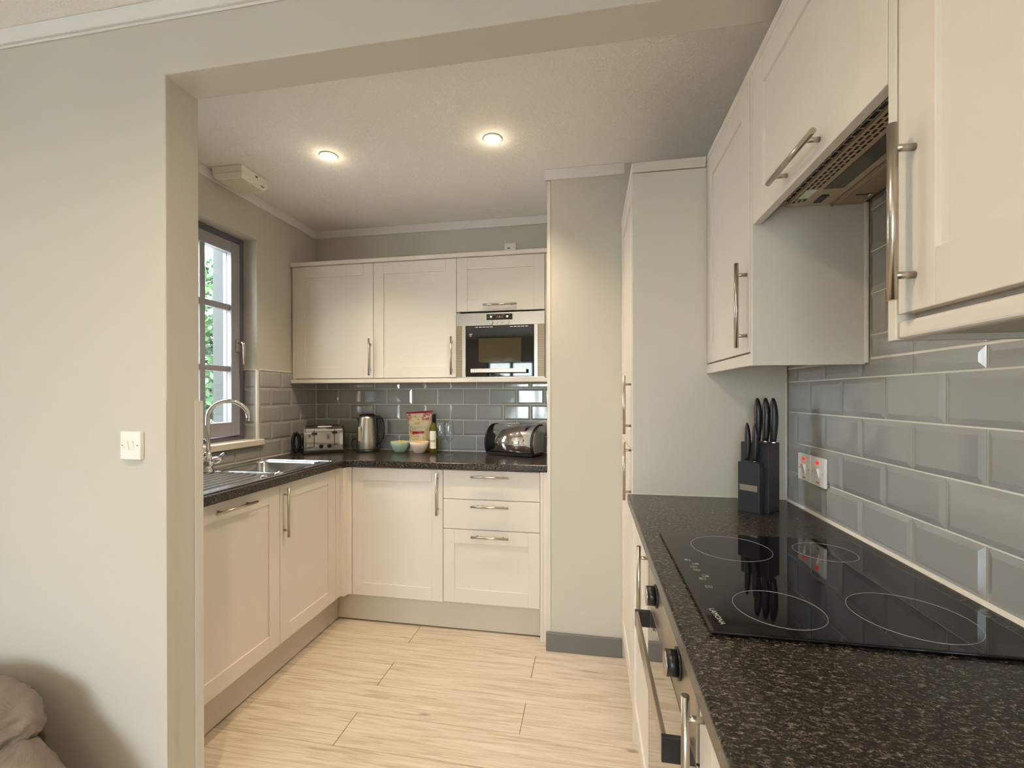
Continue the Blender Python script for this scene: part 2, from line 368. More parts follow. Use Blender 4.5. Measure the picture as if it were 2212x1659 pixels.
# cornices / trims
def trim(name, a, b, m=None, **k): return struct(bx(name, a, b, m or M['trim'], bevel=0.002, **k))
trim('cornice_left', (XL, YP1, 2.4046), (XL + 0.010, YB - 0.008, ZC - 0.001))
trim('cornice_back', (XL, YB - 0.008, 2.4046), (-0.2275, YB + 0.003, ZC - 0.001))
trim('cornice_boxing', (-0.2275, YX - 0.012, 2.4046), (0.17, YX, ZC - 0.001))
trim('cornice_boxing_side', (-0.2275, YX, 2.4046), (-0.2165, YB - 0.008, ZC - 0.001))
trim('cornice_living', (-3.99, YP0 - 0.012, 2.372), (XR, YP0, ZL - 0.001))
trim('trim_1', (-3.99, YP0 - 0.005, 2.3640), (XR, YP0, 2.3715))
trim('baseboard_boxing', (-0.2225, YX - 0.016, 0.001), (0.154, YX - 0.0005, 0.0944), M['skirt'])
trim('baseboard_living', (-3.99, YP0 - 0.016, 0.001), (XJ - 0.03, YP0 - 0.0005, 0.0944), M['skirt'])
# protective corner strips on the jamb, up to 1.29 m
mb = MB(); mb.prism([(XJ - 0.026, YP0 - 0.0018, 0.002), (XJ + 0.0018, YP0 - 0.0018, 0.002), (XJ + 0.0018, YP0 + 0.026, 0.002), (XJ, YP0 + 0.026, 0.002), (XJ, YP0, 0.002), (XJ - 0.026, YP0, 0.002)], (0, 0, 1.288))
struct(mb.build('trim_2', M['wall']))
mb = MB(); mb.prism([(XJ, YP1 - 0.018, 0.002), (XJ + 0.004, YP1 - 0.018, 0.002), (XJ + 0.010, YP1 + 0.004, 0.002), (XJ, YP1 + 0.004, 0.002)], (0, 0, 1.288))
struct(mb.build('trim_3', M['wall'], bevel=0.0008))

# ------------------------------------------------------------------ tiles
TM = {}
def tile_mesh(ori, w_, h_):
    key = (ori, round(w_, 4), round(h_, 4))
    if key in TM: return TM[key]
    b = 0.0125; n0, n1 = 0.0045, 0.0080
    bu = min(b, w_ * 0.45); bv = min(b, h_ * 0.45)
    P = [(0, 0, 0), (w_, 0, 0), (w_, h_, 0), (0, h_, 0), (0, 0, n0), (w_, 0, n0), (w_, h_, n0), (0, h_, n0),
         (bu, bv, n1), (w_ - bu, bv, n1), (w_ - bu, h_ - bv, n1), (bu, h_ - bv, n1)]
    mp = {'R': lambda u, v_, n: (-n, u, v_), 'B': lambda u, v_, n: (u, -n, v_), 'L': lambda u, v_, n: (n, u, v_)}[ori]
    fs = [(0, 1, 5, 4), (1, 2, 6, 5), (2, 3, 7, 6), (3, 0, 4, 7), (4, 5, 9, 8), (5, 6, 10, 9), (6, 7, 11, 10), (7, 4, 8, 11), (8, 9, 10, 11)]
    me = bpy.data.meshes.new('tile'); me.from_pydata([mp(*p) for p in P], [], fs if ori != 'R' else [q[::-1] for q in fs])
    b_ = bmesh.new(); b_.from_mesh(me); bmesh.ops.recalc_face_normals(b_, faces=b_.faces)
    ctr = {'R': Vector((-1, 0, 0)), 'B': Vector((0, -1, 0)), 'L': Vector((1, 0, 0))}[ori]
    b_.faces.ensure_lookup_table()
    if b_.faces[8].normal.dot(ctr) < 0: bmesh.ops.reverse_faces(b_, faces=b_.faces)
    b_.to_mesh(me); b_.free()
    me.materials.append(M['tile']); TM[key] = me; return me
G = 0.0038
def tile_area(ori, plane, parent, u0, u1, z0, z1, anchor, phase, base=ZW):
    """fill [u0,u1]x[z0,z1] with brick-bonded tiles; rows start at base; phase(row) shifts the joints"""
    r0 = int(math.floor((z0 - base) / ROW + 1e-6)); r1 = int(math.ceil((z1 - base) / ROW - 1e-6))
    for r in range(r0, r1):
        a0, a1 = max(z0, base + r * ROW), min(z1, base + (r + 1) * ROW)
        if a1 - a0 < 0.008: continue
        off = anchor + phase(r) * TL / 2
        k = math.floor((u0 - off) / TL)
        while off + k * TL < u1:
            b0, b1 = max(u0, off + k * TL), min(u1, off + (k + 1) * TL); k += 1
            if b1 - b0 < 0.006: continue
            o = bpy.data.objects.new('tile', tile_mesh(ori, b1 - b0 - G, a1 - a0 - G)); COL.objects.link(o)
            w0 = {'R': (plane, b0 + G / 2, a0 + G / 2), 'B': (b0 + G / 2, plane, a0 + G / 2), 'L': (plane, b0 + G / 2, a0 + G / 2)}[ori]
            o.location = wm(parent).inverted() @ Vector(w0); o.parent = parent
GR = XR + 0.006
bx('grout', (XR + 0.0020, 0.05, ZW), (GR + 0.001, 1.6985, 1.40), M['grout'], wall_r)
bx('grout', (XR + 0.0020, 0.70, 1.40), (GR + 0.001, 1.237, 1.80), M['grout'], wall_r)
ph = lambda r: (0 if r % 2 == 0 else 1)
tile_area('R', XR + 0.0045, wall_r, 0.10, 1.6975, ZW + 0.003, 1.395, 1.6227, ph)
tile_area('R', XR + 0.0045, wall_r, 0.712, 1.232, 1.397, 1.80, 1.6227, ph)
bx('grout', (XL, YB + 0.0000, ZW), (-0.219, YB + 0.005, 1.40), M['grout'], wall_b)
tile_area('B', YB + 0.004, wall_b, XL + 0.006, -0.219, ZW + 0.003, 1.40, -1.1853, lambda r: (1 if r % 2 == 0 else 0))
bx('grout', (XL - 0.001, WY1, ZW), (XL + 0.0035, YB, 1.453), M['grout'], wall_l)
bx('grout', (XL - 0.001, 1.18, ZW), (XL + 0.0035, WY1, 1.012), M['grout'], wall_l)
phl = lambda r: (0 if r % 2 == 0 else 1)
tile_area('L', XL + 0.001, wall_l, WY1 + 0.008, YB - 0.006, ZW + 0.003, 1.4515, 2.462, phl)
tile_area('L', XL + 0.001, wall_l, 1.19, WY1 + 0.008, ZW + 0.003, 1.014, 2.462, phl)
# tiles on the side of the window reveal, with white trims round them
bx('grout', (-1.986, WY1 - 0.0005, WZ0), (XL, WY1 + 0.004, 1.453), M['grout'], wall_l)
for r in range(1, 5):
    a0 = max(WZ0 + 0.006, ZW + r * ROW + G / 2); a1 = ZW + (r + 1) * ROW - G / 2
    o = bpy.data.objects.new('tile', tile_mesh('B', 0.074, a1 - a0)); COL.objects.link(o); o.parent = wall_l
    o.location = wm(wall_l).inverted() @ Vector((-1.983, WY1, a0))
struct(bx('trim_4', (XL - 0.006, WY1 - 0.008, WZ0 + 0.002), (XL + 0.009, WY1 + 0.007, 1.455), M['seal'], bevel=0.002))
struct(bx('trim_5', (XL - 0.001, WY1 + 0.007, 1.4535), (XL + 0.010, 2.562, 1.459), M['seal'], bevel=0.001))
struct(bx('trim_6', (-1.986, WY1 - 0.009, 1.4535), (XL - 0.006, WY1 + 0.001, 1.459), M['seal'], bevel=0.001))
# sealant lines where worktops meet walls
struct(MB().box((XL + 0.008, 1.19, ZW - 0.001), (XL + 0.014, YB - 0.004, ZW + 0.004)).box((XL + 0.008, YB - 0.010, ZW - 0.001), (-0.219, YB - 0.003, ZW + 0.004)).build('trim_7', M['seal']))
struct(MB().prism([(XR - 0.010, 0.0, ZW), (XR - 0.001, 0.0, ZW + 0.006), (XR - 0.001, 0.0, ZW)], (0, 1.699, 0)).build('trim_8', M['seal']))
struct(MB().box((XR - 0.0085, 1.694, ZW + 0.001), (XR - 0.002, 1.699, 1.38)).box((0.145, 1.6955, ZW), (XR - 0.004, 1.6985, ZW + 0.003)).build('trim_9', M['seal']))
struct(bx('trim_10', (XR - 0.012, 1.2315, 1.385), (XR - 0.003, 1.2375, 1.785), M['seal'], bevel=0.002))
# ------------------------------------------------------------------ kitchen window
w1 = struct(empty('window_1', (-2.0, 1.99, WZ0)))
FX = -1.990
mb = MB(); fw = 0.034
mb.box((FX - 0.06, WY0, WZ0), (FX, WY0 + fw, WZ1)).box((FX - 0.06, WY1 - fw, WZ0), (FX, WY1, WZ1)).box((FX - 0.06, WY0 + fw, WZ0), (FX, WY1 - fw, WZ0 + 0.022)).box((FX - 0.06, WY0 + fw, WZ1 - fw), (FX, WY1 - fw, WZ1))
mb.build('window_frame', M['winframe_shade'], w1, bevel=0.002)
SY0, SY1, SZ0, SZ1 = 1.752, 2.2275, 1.080, 2.170; sw_ = 0.060
mb = MB(); SX = FX + 0.010
mb.box((FX - 0.045, SY0, SZ0), (SX, SY0 + sw_, SZ1)).box((FX - 0.045, SY1 - sw_, SZ0), (SX, SY1, SZ1)).box((FX - 0.045, SY0 + sw_, SZ0), (SX, SY1 - sw_, SZ0 + 0.078)).box((FX - 0.045, SY0 + sw_, SZ1 - 0.062), (SX, SY1 - sw_, SZ1))
mb.build('sash', M['winframe'], w1, bevel=0.003)
gz = [(1.158, 1.441), (1.472, 1.784), (1.818, 2.108)]; gy = [(SY0 + sw_, 1.973), (2.005, SY1 - sw_)]
mb = MB(); mb.box((FX - 0.035, 1.973, 1.158), (FX + 0.002, 2.005, 2.108)); mb.build('mullion', M['winframe'], w1, bevel=0.004)
for z0, z1 in ((1.441, 1.472), (1.784, 1.818)):
    for y0, y1 in gy:
        bx('glazing_bar', (FX - 0.033, y0, z0), (FX + 0.0, y1, z1), M['winframe'], w1, bevel=0.004)
for z0, z1 in gz:
    for y0, y1 in gy:
        bx('pane', (FX - 0.024, y0, z0), (FX - 0.018, y1, z1), M['pane'], w1)
hd = MB().box((SX, 2.196, 1.555), (SX + 0.008, 2.222, 1.625)).build('window_handle', M['steel'], w1, bevel=0.004)
MB().tube([(SX + 0.004, 2.209, 1.607), (SX + 0.034, 2.209, 1.607), (SX + 0.041, 2.209, 1.600), (SX + 0.043, 2.210, 1.590), (SX + 0.040, 2.213, 1.53), (SX + 0.040, 2.214, 1.485)], [0.0075, 0.0075, 0.009, 0.009, 0.008, 0.0085], 10).build('lever', M['steel'], hd)
bx('window_sill', (FX - 0.0, WY0, 1.018), (XL - 0.0005, WY1 - 0.0005, 1.053), M['sill'], w1, bevel=0.003)
bx('window_board', (XL + 0.0005, 1.68, 1.018), (-1.878, 2.300, 1.053), M['sill'], w1, bevel=0.004)
struct(MB().box((-2.125, WY1 - 0.075, WZ0 - 0.1), (FX - 0.062, WY1, WZ1 + 0.1)).box((-2.125, WY0, WZ0 - 0.1), (FX - 0.062, WY0 + 0.03, WZ1 + 0.1)).build('wall_reveal', M['pier']))

# ------------------------------------------------------------------ cabinet helpers
MAPS = {'B': lambda F: (lambda u, n, z: (u, F - n, z)), 'R': lambda F: (lambda u, n, z: (F - n, u, z)), 'L': lambda F: (lambda u, n, z: (F + n, u, z))}
def pbox(mb, mp, u0, u1, n0, n1, z0, z1): return mb.box(mp(u0, n0, z0), mp(u1, n1, z1))
FWU, FWZ, TH = 0.0655, 0.071, 0.019
def shaker(name, parent, ori, F, u0, u1, z0, z1, fu=FWU, fz=FWZ, m=None):
    """door whose outer face is plane F: two stiles, two rails (hairline joints) and a recessed field"""
    mp = MAPS[ori](F); mb = MB(); g = 0.0003
    pbox(mb, mp, u0, u0 + fu, -TH, 0, z0, z1); pbox(mb, mp, u1 - fu, u1, -TH, 0, z0, z1)
    pbox(mb, mp, u0 + fu + g, u1 - fu - g, -TH, 0, z0, z0 + fz); pbox(mb, mp, u0 + fu + g, u1 - fu - g, -TH, 0, z1 - fz, z1)
    pbox(mb, mp, u0 + fu - 0.002, u1 - fu + 0.002, -TH + 0.002, -0.0065, z0 + fz - 0.002, z1 - fz + 0.002)
    return mb.build(name, m or M['cab'], parent, bevel=0.0010)
def slab(name, parent, ori, F, u0, u1, z0, z1, th=TH, m=None, bevel=0.0012):
    mp = MAPS[ori](F); return pbox(MB(), mp, u0, u1, -th, 0, z0, z1).build(name, m or M['cab'], parent, bevel=bevel)
def handle(parent, ori, F, vertical, u, z, L, off=0.025, r=0.0058, inset=0.032):
    mp = MAPS[ori](F); mb = MB()
    if vertical:
        mb.tube([mp(u, off, z - L / 2), mp(u, off, z + L / 2)], r, 14)
        for zz in (z - L / 2 + inset, z + L / 2 - inset): mb.tube([mp(u, 0.0005, zz), mp(u, off, zz)], r * 0.82, 10)
    else:
        mb.tube([mp(u - L / 2, off, z), mp(u + L / 2, off, z)], r, 14)
        for uu in (u - L / 2 + inset, u + L / 2 - inset): mb.tube([mp(uu, 0.0005, z), mp(uu, off, z)], r * 0.82, 10)
    return mb.build('handle', M['steel'], parent)
def carcass(parent, ori, F, u0, u1, z0, z1, depth, m=None, top=True):
    """open-fronted board box behind the door plane"""
    mp = MAPS[ori](F); mb = MB(); t_ = 0.016; n0, n1 = -depth, -TH - 0.002
    pbox(mb, mp, u0, u0 + t_, n0, n1, z0, z1); pbox(mb, mp, u1 - t_, u1, n0, n1, z0, z1)
    pbox(mb, mp, u0 + t_, u1 - t_, n0, n1, z0, z0 + t_)
    if top: pbox(mb, mp, u0 + t_, u1 - t_, n0, n1, z1 - t_, z1)
    pbox(mb, mp, u0 + t_, u1 - t_, n0, n0 + 0.006, z0 + t_, z1 - t_)
    return mb.build('carcass', m or M['cab'], parent)

# ------------------------------------------------------------------ base units, sink run (faces +X)
XD, YD, ZD = -1.4014, 2.3394, 0.1635; ZT = 0.895
t_ = thing('base_cabinet', (-1.65, 1.5, 0), 'ivory base cabinet under the sink drainer, wide door with a horizontal bar handle', 'cabinet')
carcass(t_, 'L', XD, 1.272, 1.807, ZD + 0.002, ZB - 0.002, 0.46)
d = shaker('door', t_, 'L', XD, 1.274, 1.8065, ZD, ZT); handle(d, 'L', XD, False, 1.538, 0.8605, 0.207)
t_ = thing('base_cabinet', (-1.65, 2.03, 0), 'ivory base cabinet under the sink bowl, narrower door with a vertical bar handle', 'cabinet')
carcass(t_, 'L', XD, 1.809, 2.256, ZD + 0.002, ZB - 0.002, 0.46, top=False)
d = shaker('door', t_, 'L', XD, 1.8095, 2.2565, ZD, ZT); handle(d, 'L', XD, True, 1.836, 0.764, 0.230)
tag(bx('end_filler', (XD - 0.02, 1.178, ZD), (XD, 1.2715, ZT), M['cab'], bevel=0.001), 'plain ivory filler strip between the dividing wall and the sink drainer cabinet', 'filler')
# corner post: two flat faces and a stepped inner corner
mb = MB()
mb.prism([(XD - 0.02, 2.2595, ZD), (XD, 2.2595, ZD), (XD, 2.300, ZD), (XD + 0.0225, 2.3005, ZD), (XD + 0.0265, 2.318, ZD), (XD + 0.030, 2.3365, ZD),
          (-1.3505, 2.3394, ZD), (-1.3505, 2.360, ZD), (XD - 0.02, 2.360, ZD)], (0, 0, ZT - ZD))
tag(mb.build('corner_post', M['cab'], bevel=0.0012), 'ivory corner post where the sink cabinets meet the drawer run', 'filler')
tag(bx('plinth', (-1.468, 1.178, 0.008), (-1.4522, 2.3668, ZD - 0.003), M['plinth'], bevel=0.001), 'beige kickboard under the sink cabinets', 'plinth')
tag(MB().box((-1.4522, 2.3668, 0.010), (-0.2625, 2.383, ZD - 0.003)).build('plinth', M['plinth'], bevel=0.001), 'beige kickboard under the drawers and corner cabinet', 'plinth')
# ------------------------------------------------------------------ base units, window-end run (faces -Y)
t_ = thing('base_cabinet', (-1.07, 2.58, 0), 'ivory corner base cabinet beside the drawers, one door with vertical bar handle', 'cabinet')
carcass(t_, 'B', YD, -1.345, -0.8025, ZD + 0.002, ZB - 0.002, 0.46)
d = shaker('door', t_, 'B', YD, -1.3465, -0.8030, ZD, ZT); handle(d, 'B', YD, True, -0.833, 0.762, 0.232)
t_ = thing('drawer_unit', (-0.53, 2.58, 0), 'ivory three-drawer unit under the bread bin, two flat shallow drawers above a deep framed one', 'drawers')
carcass(t_, 'B', YD, -0.8005, -0.2630, ZD + 0.002, ZB - 0.002, 0.46)
for i, (z0, z1) in enumerate(((0.7375, ZT), (0.573, 0.7345))):
    d = slab('drawer', t_, 'B', YD, -0.8000, -0.2635, z0, z1); handle(d, 'B', YD, False, -0.534, (0.864, 0.7025)[i], 0.208)
d = shaker('drawer', t_, 'B', YD, -0.8000, -0.2635, ZD + 0.004, 0.570, fu=0.063, fz=0.0755); handle(d, 'B', YD, False, -0.534, 0.537, 0.208)
mb = MB(); mb.prism([(-0.2600, 2.325, 0.001), (-0.2455, 2.325, 0.001), (-0.2448, 2.3275, 0.001), (-0.2441, 2.325, 0.001), (-0.2185, 2.325, 0.001), (-0.2185, 2.345, 0.001), (-0.2600, 2.345, 0.001)], (0, 0, ZB - 0.004))
tag(mb.build('end_filler', M['cab']), 'ivory grooved filler strip between the drawers and the tall end panel, down to the floor', 'filler')
tag(bx('end_board', (-0.2169, YX, 0.095), (-0.1985, YB, 2.4035), M['panel'], bevel=0.001), 'full-height cream end panel against the boxed-in wall', 'panel')

# ------------------------------------------------------------------ worktops
def worktop(name, outline, label, holes=()):
    bm = bmesh.new()
    vs = [bm.verts.new((x, y, ZB)) for x, y in outline]; fc = bm.faces.new(vs)
    r = bmesh.ops.extrude_face_region(bm, geom=[fc]); up = [e for e in r['geom'] if isinstance(e, bmesh.types.BMVert)]
    bmesh.ops.translate(bm, verts=up, vec=(0, 0, ZW - ZB)); bmesh.ops.recalc_face_normals(bm, faces=bm.faces)
    c = Vector((sum(p[0] for p in outline) / len(outline), sum(p[1] for p in outline) / len(outline), ZB))
    for v_ in bm.verts: v_.co -= c
    me = bpy.data.meshes.new(name); bm.to_mesh(me); bm.free(); me.materials.append(M['worktop'])
    o = bpy.data.objects.new(name, me); o.location = c; COL.objects.link(o); tag(o, label, 'worktop')
    md = o.modifiers.new('bevel', 'BEVEL'); md.width = 0.006; md.segments = 4; md.limit_method = 'ANGLE'; md.angle_limit = 0.7
    return o
SX0, SX1, SYa, SYb = -1.812, -1.458, 1.862, 2.196   # bowl opening
# the L-shaped top is one outline with a slit-free cut-out: built from a keyhole polygon
wt = worktop('worktop', [(XL + 0.0085, 1.1755), (-1.3699, 1.1755), (-1.3699, 2.3146), (-0.2195, 2.3146), (-0.2195, YB - 0.0045), (XL + 0.0085, YB - 0.0045)],
             'dark granite-look L-shaped worktop carrying the sink, kettle and bread bin')
wt.modifiers.clear()
cut = MB().box((SX0 - 0.004, SYa - 0.004, 0.85), (SX1 + 0.004, SYb + 0.004, 1.0)).build('tmp_cut', M['worktop'])
bmod = wt.modifiers.new('cut', 'BOOLEAN'); bmod.object = cut; bmod.operation = 'DIFFERENCE'; bmod.solver = 'EXACT'
dg = bpy.context.evaluated_depsgraph_get(); nm = bpy.data.meshes.new_from_object(wt.evaluated_get(dg)); wt.modifiers.clear(); wt.data = nm
bpy.data.objects.remove(cut)
md = wt.modifiers.new('bevel', 'BEVEL'); md.width = 0.006; md.segments = 3; md.limit_method = 'ANGLE'; md.angle_limit = 0.7
worktop('worktop', [(0.1368, -0.6), (XR - 0.0065, -0.6), (XR - 0.0065, 1.6975), (0.1368, 1.6975)], 'dark granite-look straight worktop carrying the hob and knife block')

# ------------------------------------------------------------------ sink and tap
sk = thing('sink', (-1.63, 1.79, ZW), 'stainless steel inset sink with ribbed drainer below the window', 'sink')
ox0, ox1, oy0, oy1 = -1.852, -1.402, 1.300, 2.243
zt = ZW + 0.004
mb = MB()
for a, b in (((ox0, oy0), (ox1, SYa)), ((ox0, SYb), (ox1, oy1)), ((ox0, SYa), (SX0, SYb)), ((SX1, SYa), (ox1, SYb))):
    mb.box((a[0], a[1], ZW + 0.0004), (b[0], b[1], zt))
mb.build('sink_deck', M['sink'], sk)
rim = MB()
def rr(x0, x1, y0, y1, r, z, n=6):
    out = []
    for cx_, cy_, a0 in ((x1 - r, y1 - r, 0), (x0 + r, y1 - r, PI / 2), (x0 + r, y0 + r, PI), (x1 - r, y0 + r, 3 * PI / 2)):
        out += [(cx_ + r * math.cos(a0 + PI / 2 * i / n), cy_ + r * math.sin(a0 + PI / 2 * i / n), z) for i in range(n + 1)]
    return out
rim.tube(rr(ox0, ox1, oy0, oy1, 0.02, ZW + 0.003), 0.0032, 8, closed=True)
rim.tube(rr(SX0 - 0.016, SX1 + 0.012, SYa - 0.012, SYb + 0.016, 0.045, zt), 0.0022, 6, closed=True)
rim.build('rim', M['sink'], sk)
mb = MB(); loops = []
for z, ins, r in ((zt + 0.0006, -0.004, 0.05), (zt - 0.002, 0.0, 0.048), (zt - 0.012, 0.004, 0.046), (zt - 0.13, 0.014, 0.045), (zt - 0.150, 0.030, 0.045), (zt - 0.156, 0.08, 0.05)):
    loops.append(rr(SX0 + ins, SX1 - ins, SYa + ins, SYb - ins, r, z))
n = len(loops[0]); mb.v = [Vector(p) for l in loops for p in l]
for i in range(len(loops) - 1):
    for j in range(n): mb.f.append((i * n + j, i * n + (j + 1) % n, (i + 1) * n + (j + 1) % n, (i + 1) * n + j)); mb.sm.append(True)
mb.f.append(tuple((len(loops) - 1) * n + j for j in range(n))); mb.sm.append(False)
mb.build('bowl', M['sink'], sk)
MB().lathe([(0.0, 0.0), (0.034, 0.0), (0.036, 0.003), (0.030, 0.004), (0.0, 0.002)], (-1.64, 2.03, zt - 0.1555), 20).build('waste', M['chrome'], sk)
rb = MB()
for i in range(8):
    x = -1.79 + i * 0.046
    rb.tube([(x, 1.335, zt - 0.001), (x, 1.36, zt + 0.0022), (x, 1.80 - 0.012 * abs(3.5 - i), zt + 0.0022), (x, 1.825 - 0.012 * abs(3.5 - i), zt - 0.001)], 0.0042, 8)
rb.build('drainer_ribs', M['sink'], sk)
MB().lathe([(0.0, 0.0), (0.016, 0.0), (0.018, 0.003), (0.010, 0.008), (0.0, 0.009)], (-1.436, 1.755, zt), 16).build('overflow_cap', M['chrome'], sk)
MB().lathe([(0.0, 0.0), (0.020, 0.0), (0.021, 0.003), (0.006, 0.006), (0.0, 0.012)], (-1.432, 1.845, zt), 16).build('plug_control', M['chrome'], sk)
bx('clip', (-1.418, 2.218, ZW + 0.0045), (-1.412, 2.224, ZW + 0.010), M['chrome'], sk)
zt += 0.0006
tp = thing('mixer_tap', (-1.795, 1.815, zt), 'chrome swan-neck mixer tap with two lever handles behind the sink bowl', 'tap')
bxp, byp = -1.795, 1.822
MB().lathe([(0.026, 0), (0.027, 0.006), (0.022, 0.010), (0.019, 0.030), (0.021, 0.048), (0.019, 0.066), (0.016, 0.085), (0.013, 0.095)], (bxp, byp, zt), 24).build('tap_body', M['chrome'], tp)
dx, dy = 0.78, 0.63
path = [(bxp, byp, zt + 0.09)] + [(bxp, byp, 1.05), (bxp, byp, 1.12), (bxp, byp, 1.19)]
R_ = 0.083
for i in range(1, 15):
    a = PI * i / 15 * 1.06; path.append((bxp + dx * R_ * (1 - math.cos(a)), byp + dy * R_ * (1 - math.cos(a)), 1.197 + R_ * math.sin(a)))
p = path[-1]; path.append((p[0] - 0.002, p[1] - 0.002, p[2] - 0.018))
MB().tube(path, 0.0098, 16).build('spout', M['chrome'], tp)
for sgn in (-1, 1):
    ax = Vector((0.63 * 0.6, 0.78, 0)).normalized() * sgn
    b0 = Vector((bxp, byp, zt + 0.052))
    cb = MB().tube([b0 + ax * 0.012, b0 + ax * 0.022, b0 + ax * 0.024, b0 + ax * 0.050, b0 + ax * 0.058], [0.013, 0.013, 0.017, 0.017, 0.013], 16).build('valve', M['chrome'], tp)
    q = b0 + ax * 0.044
    MB().tube([q, q + Vector((0.010, 0, 0.020)), q + Vector((0.034, 0.006, 0.032))], [0.007, 0.006, 0.0075], 10).build('lever', M['chrome'], cb)

# ------------------------------------------------------------------ wall units over the back run
YU = 2.560
t_ = thing('wall_cabinet', (-1.6, 2.7, 1.41), 'ivory wall cabinet in the corner above the toaster, one framed door', 'cabinet')
carcass(t_, 'B', YU, -1.862, -1.3295, 1.412, 2.131, YB - YU - 0.008)
d = shaker('door', t_, 'B', YU, -1.8640, -1.3298, 1.4155, 2.1305); handle(d, 'B', YU, True, -1.3475, 1.545, 0.228)
t_ = thing('wall_cabinet', (-1.06, 2.7, 1.41), 'ivory wall cabinet above the kettle and bowls, between the corner cabinet and the microwave', 'cabinet')
carcass(t_, 'B', YU, -1.3275, -0.7925, 1.412, 2.131, YB - YU - 0.008)
d = shaker('door', t_, 'B', YU, -1.3268, -0.7925, 1.4155, 2.1305); handle(d, 'B', YU, True, -0.8195, 1.545, 0.228)
t_ = thing('wall_cabinet', (-0.52, 2.7, 1.80), 'short ivory lift-up wall cabinet directly above the built-in microwave', 'cabinet')
carcass(t_, 'B', YU, -0.7905, -0.2585, 1.400, 2.131, YB - YU - 0.008)
d = shaker('door', t_, 'B', YU, -0.7895, -0.2590, 1.8075, 2.1305); handle(d, 'B', YU, False, -0.521, 1.8415, 0.203)
tag(bx('end_filler', (-1.8925, YU + 0.004, 1.412), (-1.8665, YU + 0.022, 2.131), M['cab'], bevel=0.001), 'narrow ivory filler between the window wall and the corner wall cabinet', 'filler')
tag(bx('end_filler', (-0.2565, YU + 0.004, 1.412), (-0.2185, YU + 0.022, 2.131), M['cab'], bevel=0.001), 'narrow ivory filler between the microwave cabinet and the tall end panel', 'filler')
tag(bx('cornice_strip', (-1.8975, 2.547, 2.1335), (-0.2180, 2.580, 2.158), M['cab'], bevel=0.003), 'ivory cornice strip along the top of the cabinets over the kettle', 'cornice')
tag(bx('light_pelmet', (-1.8945, 2.547, 1.3850), (-0.2180, 2.570, 1.4095), M['cab'], bevel=0.002), 'ivory pelmet strip along the underside of the cabinets over the kettle', 'pelmet')

# microwave
mw = thing('microwave', (-0.52, 2.62, 1.412), 'built-in stainless steel microwave with dark glass door in the back wall cabinets', 'microwave')
bx('casing', (-0.780, 2.566, 1.420), (-0.262, 2.80, 1.790), M['steelflat'], mw)
FM = 2.545
mb = MB().box((-0.786, FM, 1.7195), (-0.2575, 2.566, 1.7945)).box((-0.751, FM, 1.4135), (-0.730, 2.566, 1.7195)).box((-0.3195, FM, 1.4135), (-0.2975, 2.566, 1.7195)).box((-0.786, FM + 0.002, 1.4095), (-0.2575, 2.566, 1.4165))
mb.build('fascia', M['steelflat'], mw, bevel=0.0012)
MB().box((-0.786, FM + 0.001, 1.4165), (-0.7515, 2.566, 1.7195)).build('vent_grille', M['mesh'], mw)
MB().box((-0.2970, FM + 0.001, 1.4165), (-0.2575, 2.566, 1.7195)).build('vent_grille', M['mesh'], mw)
dr = bx('door', (-0.7285, FM + 0.003, 1.4185), (-0.3205, 2.564, 1.7175), M['glassblack'], mw, bevel=0.001)
bx('inner_window', (-0.652, FM + 0.0022, 1.500), (-0.395, FM + 0.0045, 1.644), mat('mesh_window', (0.055, 0.045, 0.020, 1), 0.07, 0.0), dr, bevel=0.001)
bsdf(bpy.data.materials['mesh_window']).inputs['Specular IOR Level'].default_value = 0.35
bump(bpy.data.materials['mesh_window'], noise_n(bpy.data.materials['mesh_window'], coords(bpy.data.materials['mesh_window']), 9, 1), 0.12, 0.01)
vent_h = MB()
for i in range(5): vent_h.box((-0.672 + i * 0.0225, FM + 0.0018, 1.7085), (-0.655 + i * 0.0225, FM + 0.0045, 1.7120)).box((-0.462 + i * 0.0225, FM + 0.0018, 1.7085), (-0.445 + i * 0.0225, FM + 0.0045, 1.7120))
tag(vent_h.build('vent_slots', M['white'], dr), kind='stuff')
hb = MB().box((-0.6873, 2.497, 1.4385), (-0.3582, 2.506, 1.4620)); hb.build('handle', M['steelflat'], dr, bevel=0.002)
for xm in (-0.680, -0.3785): bx('handle_mount', (xm, 2.5065, 1.4420), (xm + 0.016, FM + 0.0025, 1.4590), M['black'], dr)
text_mesh('lettering', 'LAMONA', 0.0165, M['white'], dr, frame_mtx((-0.522, FM + 0.0022, 1.4790), (1, 0, 0), (0, 0, 1)), 0.0002)
dp = bx('display', (-0.602, FM - 0.0012, 1.7505), (-0.4465, FM + 0.003, 1.7855), M['glassblack'], mw)
text_mesh('digits', '1', 0.014, M['led'], dp, frame_mtx((-0.524, FM - 0.0016, 1.7685), (1, 0, 0), (0, 0, 1)))
dm = MB()
for x in (-0.582, -0.565, -0.556, -0.548, -0.505, -0.497, -0.465):
    dm.box((x, FM - 0.0016, 1.7790), (x + 0.004, FM - 0.001, 1.7808))
for x in (-0.595, -0.59, -0.463, -0.457): dm.box((x, FM - 0.0016, 1.7640), (x + 0.0035, FM - 0.001, 1.7655))
tag(dm.build('display_marks', M['ring'], dp), kind='stuff')
bx('display_window', (-0.547, FM - 0.0018, 1.7600), (-0.5015, FM - 0.0010, 1.7765), mat('lcd_grey', (0.05, 0.05, 0.05, 1), 0.3), dp)
for x, r in ((-0.5735, 0.0065), (-0.4770, 0.0065)): MB().tube([(x, FM - 0.001, 1.7690), (x, FM - 0.006, 1.7690)], r, 16).build('button', M['white'], dp)
